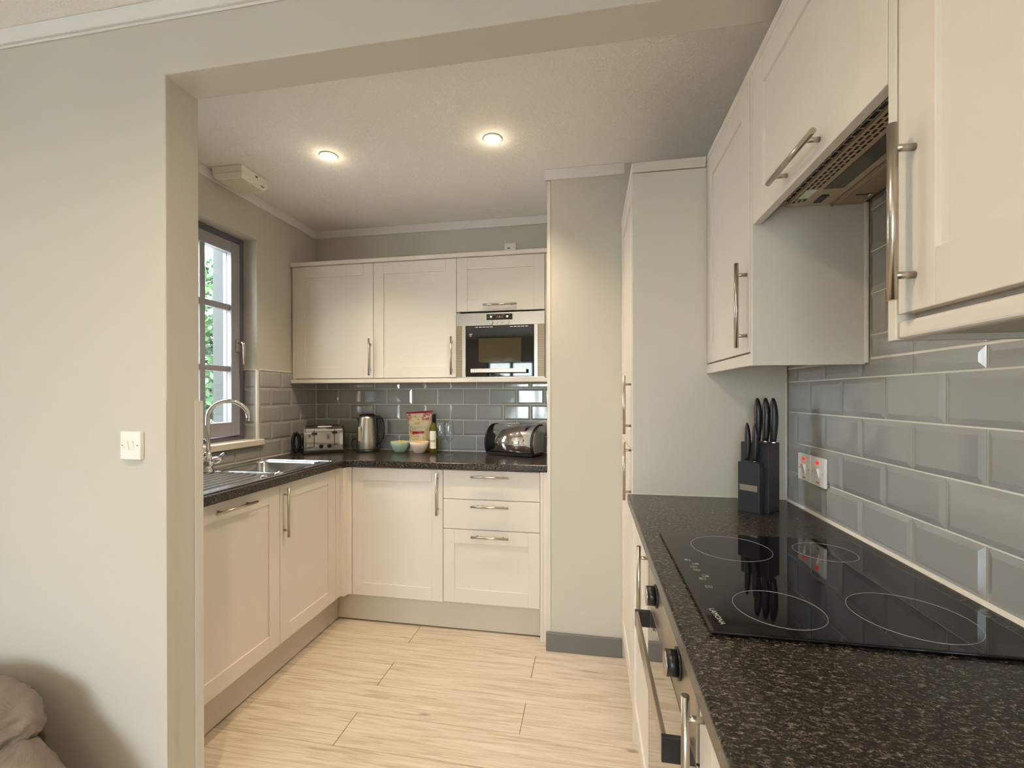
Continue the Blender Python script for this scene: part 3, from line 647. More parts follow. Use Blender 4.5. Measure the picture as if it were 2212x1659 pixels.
for x, r in ((-0.5735, 0.0120), (-0.539, 0.0072), (-0.511, 0.0072), (-0.4770, 0.0120)):
    MB().tube([(x, FM + 0.001, 1.7355), (x, FM - 0.006, 1.7355), (x, FM - 0.008, 1.7355)], [r, r, r * 0.85], 20).build('button', M['steelflat'], mw)

# ------------------------------------------------------------------ tall unit, right
XF = 0.155
t_ = thing('tall_cabinet', (0.42, 1.98, 0), 'full-height ivory tall cabinet at the end of the hob worktop, two stacked doors', 'cabinet')
bx('side_panel', (0.157, 1.6990, 0.001), (0.683, 1.7170, 2.1295), M['panel'], t_, bevel=0.001)
carcass(t_, 'R', XF, 1.7180, YX - 0.002, 0.13, 2.129, 0.527)
d = shaker('door', t_, 'R', XF, 1.7190, YX - 0.004, 1.1000, 2.1285); handle(d, 'R', XF, True, 1.752, 1.268, 0.224, off=0.026)
d = shaker('door', t_, 'R', XF, 1.7190, YX - 0.004, 0.1400, 1.0960); handle(d, 'R', XF, True, 1.752, 1.014, 0.224, off=0.026)
tag(bx('cornice_strip', (0.1535, 1.6945, 2.1325), (0.414, YX - 0.001, 2.1690), M['cab'], bevel=0.003), 'ivory cornice strip on top of the tall cabinet', 'cornice')
tag(bx('plinth', (0.205, 1.22, 0.002), (0.221, 1.6975, 0.128), M['plinth'], bevel=0.001), 'beige kickboard under the base cabinet beside the tall cabinet', 'plinth')

# ------------------------------------------------------------------ right base run
XO = XF
t_ = thing('base_cabinet', (0.42, 1.46, 0), 'ivory base cabinet under the knife block, between the tall cabinet and the oven', 'cabinet')
carcass(t_, 'R', XO, 1.2180, 1.6970, 0.142, ZB - 0.002, 0.50)
d = shaker('door', t_, 'R', XO, 1.2185, 1.6960, 0.1400, ZT); handle(d, 'R', XO, True, 1.243, 0.782, 0.226, off=0.025)
t_ = thing('base_cabinet', (0.42, 0.38, 0), 'ivory base cabinet nearest the camera under the hob worktop, thick vertical bar handle', 'cabinet')
carcass(t_, 'R', XO, 0.100, 0.673, 0.142, ZB - 0.002, 0.50)
d = shaker('door', t_, 'R', XO, 0.102, 0.672, 0.1400, ZT); handle(d, 'R', XO, True, 0.645, 0.775, 0.226, off=0.025)
t_ = thing('base_cabinet', (0.42, -0.2, 0), 'ivory base cabinet at the camera end of the hob worktop', 'cabinet')
carcass(t_, 'R', XO, -0.58, 0.098, 0.142, ZB - 0.002, 0.50)
d = shaker('door', t_, 'R', XO, -0.58, 0.098, 0.1400, ZT)
tag(bx('plinth', (0.205, -0.58, 0.002), (0.221, 0.674, 0.128), M['plinth'], bevel=0.001), 'beige kickboard under the base cabinets nearest the camera', 'plinth')
# oven
ov = thing('oven', (0.42, 0.945, 0.13), 'built-in stainless steel oven with mirrored glass door under the hob', 'oven')
bx('casing', (0.180, 0.6765, 0.145), (0.650, 1.2145, 0.898), M['steelflat'], ov)
cp = bx('control_panel', (XO - 0.004, 0.6765, 0.7700), (0.1795, 1.2145, 0.8975), M['steelflat'], ov, bevel=0.0015)
for y in (0.80, 1.06):
    kb = MB().tube([(XO - 0.0045, y, 0.842), (XO - 0.008, y, 0.842)], 0.026, 24).tube([(XO - 0.008, y, 0.842), (XO - 0.026, y, 0.842)], 0.0215, 24).build('knob', M['black'], cp)
    MB().tube([(XO - 0.0262, y, 0.842), (XO - 0.0285, y, 0.842)], [0.0215, 0.0205], 24).build('knob_face', M['steel'], kb)
dr = bx('door', (XO - 0.004, 0.6765, 0.2400), (0.1795, 1.2145, 0.7665), mat('oven_mirror_glass', (0.32, 0.31, 0.29, 1), 0.03, 0.85), ov, bevel=0.0015)
MB().box((XO - 0.042, 0.745, 0.7180), (XO - 0.034, 1.160, 0.7570)).build('handle', M['steel'], dr, bevel=0.0015)
bx('handle_mount', (XO - 0.0425, 0.7370, 0.7165), (XO - 0.0045, 0.7448, 0.7585), M['black'], dr, bevel=0.001); bx('handle_mount', (XO - 0.0425, 1.1602, 0.7165), (XO - 0.0045, 1.168, 0.7585), M['black'], dr, bevel=0.001)
bx('drawer_panel', (XO - 0.001, 0.6765, 0.1450), (0.1795, 1.2145, 0.2375), M['cab'], ov, bevel=0.001)

# ------------------------------------------------------------------ hob
hb = thing('hob', (0.41, 0.97, ZW), 'black ceramic hob with four printed rings set in the worktop', 'hob')
bx('glass_top', (0.1810, 0.7170, ZW + 0.0005), (0.6365, 1.2260, ZW + 0.0065), M['hobglass'], hb, bevel=0.0022, seg=3)
ZG = ZW + 0.0067
def ring(x, y, r): MB().tube([(x + r * math.cos(2 * PI * i / 64), y + r * math.sin(2 * PI * i / 64), ZG) for i in range(64)], 0.0004, 4, closed=True).build('ring', M['ring'], hb)
ring(0.3265, 1.1165, 0.0865); ring(0.3125, 0.8120, 0.0690); ring(0.5310, 1.1250, 0.0630); ring(0.5140, 0.8220, 0.0840)
icons = [(0.2098, 1.0185), (0.2220, 0.9980), (0.2140, 0.9800), (0.2165, 0.9630), (0.2265, 0.9345), (0.2175, 0.9200), (0.2200, 0.8830)]
for i, (x, y) in enumerate(icons):
    mb = MB(); a, b = 0.0058, 0.0042; ww = 0.0006
    mb.box((x - a, y - b, ZG - 0.0002), (x + a, y - b + ww, ZG + 0.0001)).box((x - a, y + b - ww, ZG - 0.0002), (x + a, y + b, ZG + 0.0001))
    mb.box((x - a, y - b, ZG - 0.0002), (x - a + ww, y + b, ZG + 0.0001)).box((x + a - ww, y - b, ZG - 0.0002), (x + a, y + b, ZG + 0.0001))
    if i == 0: mb.box((x - a, y, ZG - 0.0002), (x, y + b, ZG + 0.0001))
    if i == 1: mb.box((x, y, ZG - 0.0002), (x + a, y + b, ZG + 0.0001))
    if i == 4: mb.box((x, y - b, ZG - 0.0002), (x + a, y, ZG + 0.0001))
    if i == 5: mb.box((x - a, y - b, ZG - 0.0002), (x, y, ZG + 0.0001))
    if i in (2, 3, 6): mb.box((x - 0.002, y - 0.0004, ZG - 0.0002), (x + 0.002, y + 0.0004, ZG + 0.0001))
    mb.build('touch_key', M['ring'], hb)
text_mesh('lettering', 'LAMONA', 0.0125, M['ring'], hb, frame_mtx((0.2035, 0.7670, ZG), (0.10, -1, 0), (1, 0.10, 0)), 0.0001)

# ------------------------------------------------------------------ right wall units
XW2 = 0.415
t_ = thing('wall_cabinet', (0.55, 1.46, 1.39), 'ivory wall cabinet above the knife block, between the tall cabinet and the extractor', 'cabinet')
bx('side_panel', (XW2, 1.2365, 1.3820), (0.675, 1.2545, 2.1420), M['panel'], t_, bevel=0.001)
carcass(t_, 'R', XW2, 1.2555, 1.6965, 1.4060, 2.142, 0.26)
d = shaker('door', t_, 'R', XW2, 1.2600, 1.6940, 1.4200, 2.1415); handle(d, 'R', XW2, True, 1.281, 1.547, 0.228, off=0.026)
bx('pelmet', (XW2 - 0.001, 1.2555, 1.3830), (0.4330, 1.6965, 1.4150), M['cab'], t_, bevel=0.002)
t_ = thing('wall_cabinet', (0.55, 0.97, 1.75), 'x', 'cabinet')
t_['label'] = 'ivory lift-up cabinet over the extractor hood, horizontal bar handle along its lower edge'
carcass(t_, 'R', XW2, 0.7105, 1.2345, 1.900, 2.142, 0.26)
d = shaker('door', t_, 'R', XW2, 0.7110, 1.2345, 1.7455, 2.1415, fu=0.0640); handle(d, 'R', XW2, False, 0.965, 1.774, 0.200, off=0.026)
t_ = thing('wall_cabinet', (0.55, 0.4, 1.38), 'ivory wall cabinet nearest the camera, large framed door with a long vertical bar handle', 'cabinet')
bx('side_panel', (XW2, 0.6920, 1.3805), (0.675, 0.7085, 2.1420), M['panel'], t_, bevel=0.001)
carcass(t_, 'R', XW2 + 0.004, 0.1560, 0.6910, 1.4060, 2.142, 0.255, m=M['cab'])
d = shaker('door', t_, 'R', XW2, 0.1600, 0.6870, 1.4150, 2.1415); handle(d, 'R', XW2, True, 0.656, 1.544, 0.230, off=0.026)
bx('pelmet', (XW2 + 0.001, 0.1560, 1.3810), (0.4330, 0.6900, 1.4055), M['cab'], t_, bevel=0.005, seg=3)
bx('underside', (0.434, 0.1560, 1.3880), (0.675, 0.6910, 1.4050), M['hoodlight'], t_)
t_ = thing('wall_cabinet', (0.55, -0.1, 1.38), 'ivory wall cabinet at the camera end of the hob wall', 'cabinet')
carcass(t_, 'R', XW2 + 0.004, -0.42, 0.1540, 1.4060, 2.142, 0.255)
shaker('door', t_, 'R', XW2, -0.42, 0.1560, 1.4150, 2.1415)
tag(bx('cornice_strip', (0.4145, -0.42, 2.1440), (0.445, 1.6940, 2.1700), M['cab'], bevel=0.003), 'ivory cornice strip along the top of the cabinets over the hob', 'cornice')
# extractor
ex = thing('extractor_hood', (0.56, 0.97, 1.785), 'integrated beige metal extractor hood under the lift-up cabinet, slotted underside', 'extractor')
mb = MB().box((0.4360, 0.7150, 1.7900), (0.6700, 1.2320, 1.8900)); mb.build('housing', M['hood'], ex)
bx('front_grille', (0.4400, 0.7300, 1.7840), (0.4865, 1.2200, 1.7898), M['hood'], ex, bevel=0.001)
up = bx('underside_panel', (0.4880, 0.7300, 1.7815), (0.5900, 1.2250, 1.7898), M['hoodlight'], ex, bevel=0.0015)
sl = MB()
for i in range(19):
    y = 1.205 - i * 0.0255
    for x, off in ((0.4690, 0), (0.4795, 0.011)): sl.box((x - 0.0034, y - 0.019 - off, 1.7832), (x + 0.0034, y - off, 1.7842))
tag(sl.build('front_slots', M['dark'], ex), kind='stuff')
sl = MB()
for i in range(26):
    y = 1.203 - i * 0.0182
    for x, off in ((0.4960, 0), (0.5065, 0.004), (0.5170, 0.008)): sl.box((x - 0.0022, y - 0.0125 - off, 1.7809), (x + 0.0022, y - off, 1.7817))
tag(sl.build('vent_slots', M['dark'], up), kind='stuff')
bx('grease_filter', (0.5310, 0.7400, 1.7795), (0.5720, 1.1300, 1.7813), M['filter'], up, bevel=0.0006)
bx('latch', (0.5430, 1.1650, 1.7785), (0.5600, 1.2050, 1.7814), M['black'], up, bevel=0.001)
rear = bx('rear_panel', (0.5920, 0.7300, 1.7790), (0.6650, 1.2300, 1.7898), M['hood'], ex, bevel=0.002)
bx('rail', (0.5945, 0.7300, 1.7760), (0.5985, 1.2290, 1.7789), M['hoodlight'], rear)
bx('slot', (0.6200, 1.1700, 1.7780), (0.6480, 1.1730, 1.7792), M['dark'], rear)
MB().tube([(0.650, 1.172, 1.7790), (0.650, 1.172, 1.7740)], 0.005, 12).build('screw', M['chrome'], rear)
MB().tube([(0.640, 1.00, 1.7790), (0.640, 1.00, 1.7760)], 0.004, 12).build('screw', M['chrome'], rear)
lb = bx('label', (0.494, 1.1290, 1.7802), (0.519, 1.1800, 1.7808), M['sticker'], up)
MB().box((0.494, 1.176, 1.7799), (0.519, 1.1800, 1.7803)).box((0.494, 1.129, 1.7799), (0.4955, 1.180, 1.7803)).build('label_border', M['green'], lb)

# ------------------------------------------------------------------ electrical fittings
sw = thing('light_switch', (-1.287, YP0, 1.124), 'white double rocker light switch on the pale dividing wall', 'switch')
bx('plate', (-1.3235, YP0 - 0.014, 1.1240), (-1.2555, YP0 - 0.0005, 1.2038), M['white'], sw, bevel=0.0025, seg=3)
for x in (-1.3000, -1.2825):
    mb = MB(); mb.prism([(x - 0.0075, YP0 - 0.014, 1.151), (x - 0.0075, YP0 - 0.0150, 1.151), (x - 0.0075, YP0 - 0.0195, 1.177), (x - 0.0075, YP0 - 0.014, 1.177)], (0.015, 0, 0)); mb.build('rocker', M['white'], sw, bevel=0.0006)
for x in (-1.3155, -1.2640): MB().tube([(x, YP0 - 0.0138, 1.1645), (x, YP0 - 0.0150, 1.1645)], 0.0022, 10).build('screw', M['steel'], sw)
for k_, (y0, lab) in enumerate(((1.5065, 'white cooker switch with red neon, the one beside the tall cabinet'), (1.4215, 'white cooker switch with red neon, the one on the camera side of the pair'))):
    s2 = thing('cooker_switch', (XR - 0.004, y0 + 0.041, 1.031), lab, 'switch', 'pair of cooker switches on the tiles')
    Xs = XR - 0.004; y1 = y0 + 0.0835
    bx('plate', (Xs - 0.0085, y0, 1.0315), (Xs, y1, 1.1190), M['white'], s2, bevel=0.003, seg=3)
    yc = (y0 + y1) / 2
    mb = MB(); mb.prism([(Xs - 0.0085, yc - 0.010, 1.0560), (Xs - 0.0095, yc - 0.010, 1.0560), (Xs - 0.0170, yc - 0.010, 1.0860), (Xs - 0.0085, yc - 0.010, 1.0860)], (0, 0.020, 0)); mb.build('rocker', M['white'], s2, bevel=0.0006)
    bx('neon_indicator', (Xs - 0.0100, yc - 0.007, 1.0975), (Xs - 0.0083, yc + 0.007, 1.1070), M['neon'], s2)
    for dy_ in (-0.030, 0.030): MB().tube([(Xs - 0.008, yc + dy_, 1.0720), (Xs - 0.0095, yc + dy_, 1.0720)], 0.0025, 10).build('screw', M['steel'], s2)
    text_mesh('lettering', ('HOB', 'OVEN')[k_], 0.0070, M['ink'], s2, frame_mtx((Xs - 0.0088, yc, 1.0430), (0, -1, 0), (0, 0, 1)), 0.0001)
pl = thing('switched_outlet', (-0.508, YB, 2.215), 'white switched outlet plate peeping over the wall cabinets by the end panel', 'socket')
bx('plate', (-0.546, YB - 0.006, 2.2150), (-0.470, YB + 0.0035, 2.2930), M['white'], pl, bevel=0.002)
bx('rocker', (-0.4935, YB - 0.0095, 2.262), (-0.484, YB - 0.006, 2.284), M['white'], pl, bevel=0.0006)
bx('socket_hole', (-0.527, YB - 0.0068, 2.2560), (-0.510, YB - 0.006, 2.2640), mat('olive_plastic', lin(110, 104, 60), 0.5), pl)

# emergency light
el = thing('emergency_light', (-1.787, 2.02, ZC), 'white rectangular emergency light on the ceiling over the window', 'light fitting')
x0, x1, y0, y1 = -1.876, -1.700, 1.930, 2.110
bx('base', (x0, y0, ZC - 0.036), (x1, y1, ZC - 0.0005), M['white'], el, bevel=0.006, seg=3)
zz = ZC - 0.037
def frustum(a, b, za, zb):
    m_ = MB(); m_.add([(a[0], a[1], za), (a[2], a[1], za), (a[2], a[3], za), (a[0], a[3], za), (b[0], b[1], zb), (b[2], b[1], zb), (b[2], b[3], zb), (b[0], b[3], zb)],
                      [(0, 1, 2, 3), (4, 5, 6, 7), (0, 1, 5, 4), (1, 2, 6, 5), (2, 3, 7, 6), (3, 0, 4, 7)]); return m_
frustum((x0 - 0.001, y0 - 0.001, x1 + 0.001, y1 + 0.001), (x0 + 0.012, y0 + 0.014, x1 - 0.014, y1 - 0.012), zz, zz - 0.024).build('cover', M['white'], el, bevel=0.003)
bx('diffuser', (x0 + 0.020, y0 + 0.022, zz - 0.0262), (x1 - 0.024, y1 - 0.020, zz - 0.0245), M['diffuser'], el)
bx('printed_mark', (x1 + 0.0002, 2.018, ZC - 0.026), (x1 + 0.0010, 2.032, ZC - 0.016), M['blue'], el)
bx('test_slot', (x1 - 0.004, 2.060, zz - 0.015), (x1 - 0.0015, 2.084, zz - 0.0125), M['dark'], el)

# downlights
def downlight(x, y, z, label, power, group, cone=112):
    o = thing('ceiling_downlight', (x, y, z), label, 'downlight', group)
    MB().lathe([(0.030, -0.0005), (0.042, -0.0005), (0.0425, -0.003), (0.040, -0.005), (0.031, -0.004), (0.030, -0.0005)], (x, y, z), 28).build('bezel', M['white'], o)
    MB().lathe([(0.0, -0.0020), (0.0295, -0.0018), (0.0295, -0.0006), (0.0, -0.0006)], (x, y, z), 24).build('lamp_face', M['lamp'], o)
    d_ = bpy.data.lights.new('downlight_beam', 'SPOT'); d_.energy = power; d_.color = WARM; d_.spot_size = math.radians(cone); d_.spot_blend = 1.0; d_.shadow_soft_size = 0.022
    l_ = bpy.data.objects.new('downlight_beam', d_); COL.objects.link(l_); l_.parent = o; l_.location = (0, 0, -0.012)
    g_ = bpy.data.lights.new('downlight_added_halo', 'POINT'); g_.energy = power * 0.006; g_.color = WARM; g_.shadow_soft_size = 0.012  # extra point light added below the lamp for a halo on the ceiling
    p_ = bpy.data.objects.new('downlight_added_halo', g_); COL.objects.link(p_); p_.parent = o; p_.location = (0, 0, -0.035)
downlight(-1.237, 1.942, ZC, 'lit recessed downlight over the sink side, the one closer to the window', KITCHEN_SPOT, 'kitchen ceiling downlights')
downlight(-0.430, 1.942, ZC, 'lit recessed downlight in front of the microwave, the one closer to the tall cabinet', KITCHEN_SPOT, 'kitchen ceiling downlights')
for x in (-0.58, -2.13):
    for y in (0.27, -1.2, -2.66):
        downlight(x, y, ZL, 'lit recessed downlight in the living-room ceiling behind the camera', LIVING_SPOT * (5.0 if (x, y) == (-0.58, 0.27) else 1.0), 'living-room downlights', 160)

# ------------------------------------------------------------------ knife block and knives
U = Vector((0.7071, -0.7071, 0)); V = Vector((0.7071, 0.7071, 0)); F0 = Vector((0.465, 1.5145, ZW + 0.0005))
kb = thing('knife_block', F0 + U * 0.035 + V * 0.05, 'black two-tier knife block on the worktop in front of the tall cabinet', 'knife block')
def obox(o_, u0, u1, v0, v1, z0, z1):
    mb = MB(); mb.box((u0, v0, z0), (u1, v1, z1)); mt = Matrix.Translation((F0.x, F0.y, 0)) @ Matrix((U, V, Vector((0, 0, 1)))).transposed().to_4x4(); return mb.xf(mt)
obox(0, 0, 0.067, 0, 0.029, ZW + 0.0005, 1.094).build('front_tier', M['blackmat'], kb, bevel=0.001)
obox(0, -0.006, 0.080, 0.0295, 0.100, ZW + 0.0005, 1.155).build('rear_tier', M['blackmat'], kb, bevel=0.001)
obox(0, 0.006, 0.060, -0.0012, 0.0, 1.0055, 1.0240).build('badge', M['steelflat'], kb, bevel=0.0004)
def knife(pos, zb_, zt_, r, label):
    o = thing('kitchen_knife', (pos.x, pos.y, zb_), label, 'knife', 'black-handled knives in the block')
    n_ = 12; H = zt_ - zb_; path = []; rad = []
    for i in range(n_ + 1):
        s_ = i / n_
        path.append(Vector((pos.x, pos.y, zb_ + 0.004 + (H - 0.004) * s_)) + U * (0.003 * math.sin(s_ * PI)))
        rad.append(r * (0.74 + 0.26 * math.sin(min(1, s_ * 1.7) * PI / 2)) * (1 if s_ < 0.55 else math.sqrt(max(0.02, 1 - ((s_ - 0.55) / 0.47) ** 2))))
    mb = MB().tube(path, rad, 14)
    mb.build('handle', M['black'], o)
    a = Vector((pos.x, pos.y, 0)) - U * r * 0.5 - V * 0.0008; b = Vector((pos.x, pos.y, 0)) + U * r * 0.5 + V * 0.0008
    MB().box((a.x, pos.y - 0.0008, zb_ + 0.0002), (b.x, pos.y + 0.0008, zb_ + 0.005)).build('blade', M['chrome'], o)
for s_, lab in ((0.030, 'tallest-tier black kitchen knife in the rear slot closest to the tall cabinet'), (0.055, 'black kitchen knife in the middle rear slot of the block'), (0.078, 'black kitchen knife in the rear slot closest to the tiles')):
    knife(F0 + V * 0.062 + U * s_, 1.1555, 1.296, 0.0120, lab.replace('tallest-tier ', ''))
for s_, lab in ((0.021, 'small black paring knife in the front slot on the worktop-edge side'), (0.045, 'small black knife in the front slot on the tile side')):
    knife(F0 + V * 0.014 + U * s_, 1.0945, 1.217, 0.0090, lab)

# ------------------------------------------------------------------ toaster
tc_ = Vector((-1.655, 2.553, ZW + 0.0005)); ta = math.atan2(0.66, 0.75)
ts = thing('toaster', tc_ + Vector((-0.066, 0.075, 0)), 'four-slice chrome toaster standing askew in the corner', 'toaster', rz=ta)
TLm = 0.246; Hh = 0.172; Dd = 0.17
bx('base', (-TLm / 2, -Dd / 2, 0), (TLm / 2, Dd / 2, 0.020), M['black'], ts, local=True, bevel=0.004)
def prof_body(x0, x1, inset=0.0):
    pts = []; r = 0.045
    pts.append((x0, -Dd / 2 + inset, 0.0205)); pts.append((x0, -Dd / 2 + inset, Hh - r))
    for i in range(1, 8):
        a = PI / 2 * i / 8; pts.append((x0, -Dd / 2 + inset + r * (1 - math.cos(a)), Hh - r + r * math.sin(a)))
    for i in range(0, 8):
        a = PI / 2 * i / 8; pts.append((x0, Dd / 2 - r + r * math.sin(a) - inset, Hh - r + r * math.cos(a)))
    pts.append((x0, Dd / 2 - inset, 0.0205))
    return MB().prism(pts, (x1 - x0, 0, 0))
prof_body(-TLm / 2 + 0.012, TLm / 2 - 0.012).build('body', M['chrome'], ts, local=True, bevel=0.003)
prof_body(-TLm / 2 + 0.002, -TLm / 2 + 0.0118, 0.002).build('end_cap', M['chrome'], ts, local=True, bevel=0.004)
prof_body(TLm / 2 - 0.0118, TLm / 2 - 0.002, 0.002).build('end_cap', M['black'], ts, local=True, bevel=0.004)
for x in (-0.058, 0.052):
    for y in (-0.025, 0.025): bx('slot', (x - 0.045, y - 0.009, Hh + 0.0002), (x + 0.045, y + 0.009, Hh + 0.0016), M['dark'], ts, local=True)
    for dx_ in (-0.048, 0.048): bx('crumb_guard', (x + dx_ - 0.002, -0.036, Hh + 0.0005), (x + dx_ + 0.002, 0.036, Hh + 0.004), M['chrome'], ts, local=True)
bx('display_strip', (-0.04, -0.060, Hh - 0.006), (0.045, -0.050, Hh + 0.0006), M['white'], ts, local=True, bevel=0.001)
for x, z in ((-0.062, 0.128), (0.058, 0.132)):
    bx('lever_track', (x - 0.0018, -Dd / 2 - 0.0010, 0.045), (x + 0.0018, -Dd / 2 + 0.0005, 0.150), M['dark'], ts, local=True)
    bx('lever', (x - 0.015, -Dd / 2 - 0.018, z - 0.008), (x + 0.015, -Dd / 2 - 0.0012, z + 0.008), M['black'], ts, local=True, bevel=0.003)
for x in (-0.022, 0.026):
    MB().tube([(x, -Dd / 2 - 0.0005, 0.046), (x, -Dd / 2 - 0.012, 0.046), (x, -Dd / 2 - 0.013, 0.046)], [0.0130, 0.0130, 0.0118], 20).build('knob', M['black'], ts, local=True)
# the black cord looped behind it
lp = MB()
for (cx_, cy_, cz, a_, b_, yaw_) in ((-0.160, -0.005, 0.072, 0.020, 0.060, 0.3), (-0.148, 0.030, 0.066, 0.022, 0.055, -0.5)):
    lp.tube([(cx_ + a_ * math.cos(2 * PI * i / 28) * math.cos(yaw_), cy_ + a_ * math.cos(2 * PI * i / 28) * math.sin(yaw_), cz + b_ * math.sin(2 * PI * i / 28)) for i in range(28)], 0.0075, 8, closed=True)
lp.tube([(-0.118, 0.03, 0.03), (-0.135, 0.02, 0.01), (-0.150, 0.01, 0.009)], 0.004, 8)
tag(lp.build('cord', M['black'], ts, local=True), 'black looped power cord')

# ------------------------------------------------------------------ kettle
kx, ky = -1.452, 2.715; kt = thing('kettle', (kx, ky, ZW + 0.0005), 'brushed steel jug kettle with black handle and lid', 'kettle', rz=-0.12)
MB().lathe([(0.0, 0), (0.074, 0), (0.075, 0.004), (0.073, 0.016), (0.0, 0.016)]).build('power_base', M['black'], kt, local=True)
MB().lathe([(0.0, 0.0165), (0.0715, 0.0165), (0.0725, 0.022), (0.0695, 0.08), (0.0625, 0.16), (0.0555, 0.215), (0.0535, 0.232), (0.0, 0.232)], seg=40).build('body', M['steelflat'], kt, local=True)
MB().lathe([(0.0, 0.2325), (0.0535, 0.2325), (0.0525, 0.239), (0.040, 0.246), (0.0, 0.249)], seg=32).build('lid', M['black'], kt, local=True)
MB().tube([(0.052, 0, 0.222), (0.085, 0, 0.226), (0.108, 0, 0.212), (0.118, 0, 0.175), (0.120, 0, 0.125), (0.114, 0, 0.090), (0.098, 0, 0.066), (0.073, 0, 0.050)], [0.010, 0.0105, 0.011, 0.0105, 0.0095, 0.009, 0.0085, 0.008], 12).build('handle', M['black'], kt, local=True)
bx('handle_spine', (0.056, -0.012, 0.025), (0.074, 0.012, 0.228), M['black'], kt, local=True, bevel=0.004)
MB().add([(-0.050, -0.022, 0.222), (-0.050, 0.022, 0.222), (-0.088, 0, 0.218), (-0.056, -0.016, 0.165), (-0.056, 0.016, 0.165), (-0.072, 0, 0.185)], [(0, 2, 1), (0, 3, 5, 2), (1, 2, 5, 4), (3, 4, 5), (0, 1, 4, 3)]).build('spout', M['chrome'], kt, local=True)
bx('water_gauge', (-0.022, -0.0742, 0.070), (-0.003, -0.0615, 0.165), mat('gauge_plastic', lin(206, 186, 160), 0.3), kt, local=True, bevel=0.006)
bx('gauge_scale', (-0.0135, -0.0752, 0.082), (-0.0115, -0.0735, 0.150), M['dark'], kt, local=True)
MB().tube([(-0.10 + 0.034 * math.cos(2 * PI * i / 24), 0.01, 0.042 + 0.036 * math.sin(2 * PI * i / 24)) for i in range(24)], 0.0032, 8, closed=True).build('cord', M['black'], kt, local=True)

# ------------------------------------------------------------------ bowls, snack bag, bottle, glasses
def bowl(x, y, m, label, filled):
    o = thing('small_bowl', (x, y, ZW + 0.0005), label, 'bowl')
    MB().lathe([(0.0, 0.0), (0.031, 0.0), (0.034, 0.002), (0.047, 0.022), (0.057, 0.044), (0.0625, 0.068), (0.0615, 0.0695), (0.0600, 0.068), (0.0545, 0.045), (0.044, 0.024), (0.030, 0.008), (0.0, 0.006)], seg=40).build('bowl_wall', m, o, local=True)
    st = MB()
    for r_ in range(9):
        z = 0.014 + r_ * 0.0055; rr_ = 0.0425 + (z - 0.014) * (0.0182 / 0.046) + 0.004 * math.sin((z - 0.014) / 0.05 * PI) * 0.6
        for j in range(44):
            a = 2 * PI * (j + 0.5 * (r_ % 2)) / 44; p = Vector((rr_ * math.cos(a), rr_ * math.sin(a), z)); q = 0.0014
            st.add([p + Vector((-math.sin(a) * q, math.cos(a) * q, 0)), p + Vector((math.sin(a) * q, -math.cos(a) * q, 0)), p + Vector((0, 0, q)), p - Vector((0, 0, q)), p + Vector((math.cos(a), math.sin(a), 0)) * 0.0012],
                   [(0, 2, 4), (2, 1, 4), (1, 3, 4), (3, 0, 4)], True)
    tag(st.build('embossing', m, o, local=True, recalc=False), kind='stuff')
    if filled:
        pc = MB()
        for i in range(60):
            a = random.random() * 2 * PI; r_ = 0.048 * math.sqrt(random.random()); c = Vector((r_ * math.cos(a), r_ * math.sin(a), 0.058 + 0.010 * (1 - (r_ / 0.05) ** 2) + random.random() * 0.004))
            s_ = 0.006 + random.random() * 0.003
            vs = [c + Vector((random.uniform(.6, 1) * dx_ * s_, random.uniform(.6, 1) * dy_ * s_, random.uniform(.6, 1) * dz_ * s_)) for dx_, dy_, dz_ in ((1, 0, 0), (-1, 0, 0), (0, 1, 0), (0, -1, 0), (0, 0, 1), (0, 0, -1))]
            pc.add(vs, [(0, 2, 4), (2, 1, 4), (1, 3, 4), (3, 0, 4), (2, 0, 5), (1, 2, 5), (3, 1, 5), (0, 3, 5)], True)
        tag(pc.build('popcorn', M['popcorn'], o, local=True), kind='stuff')
bowl(-1.2159, 2.700, M['mint'], 'small mint green embossed bowl of popcorn', True)
bowl(-1.0835, 2.699, M['blush'], 'small pale pink embossed bowl', True)
bg_ = thing('snack_bag', (-1.118, 2.790, ZW + 0.0005), 'popcorn bag with crimson top seal standing behind the two bowls', 'bag')
mb = MB(); nx, nz = 14, 18; H = 0.262
def bag_pt(i, j, side):
    s_ = i / nx; t2 = j / nz
    wl = -0.074 - 0.020 * max(0, (t2 - 0.55)) / 0.45 + 0.003 * math.sin(t2 * 23); wr = 0.066 + 0.028 * max(0, (t2 - 0.45)) / 0.55 + 0.004 * math.sin(t2 * 19 + 1)
    x = wl + (wr - wl) * s_; z = H * t2 + (0.012 * (s_ - 0.5) if j == nz else 0.012 * (s_ - 0.5) * t2)
    th = 0.026 * math.sin(PI * s_) ** 0.5 * (math.sin(PI * min(1, t2 * 0.92 + 0.06)) ** 0.6) if 0 < i < nx else 0.0
    if j == nz: th = 0.0
    y = side * (th + 0.001) + 0.004 * math.sin(9 * s_ + 13 * t2) * (1 if 0 < j < nz else 0)
    return (x, y + 0.004 * t2, z)
for side in (-1, 1):
    vs = [bag_pt(i, j, side) for j in range(nz + 1) for i in range(nx + 1)]
    fs = [(j * (nx + 1) + i, j * (nx + 1) + i + 1, (j + 1) * (nx + 1) + i + 1, (j + 1) * (nx + 1) + i) for j in range(nz) for i in range(nx)]
    mb.add(vs, fs, True)
bag_o = mb.build('bag_body', M['bag'], bg_, local=True, recalc=False)
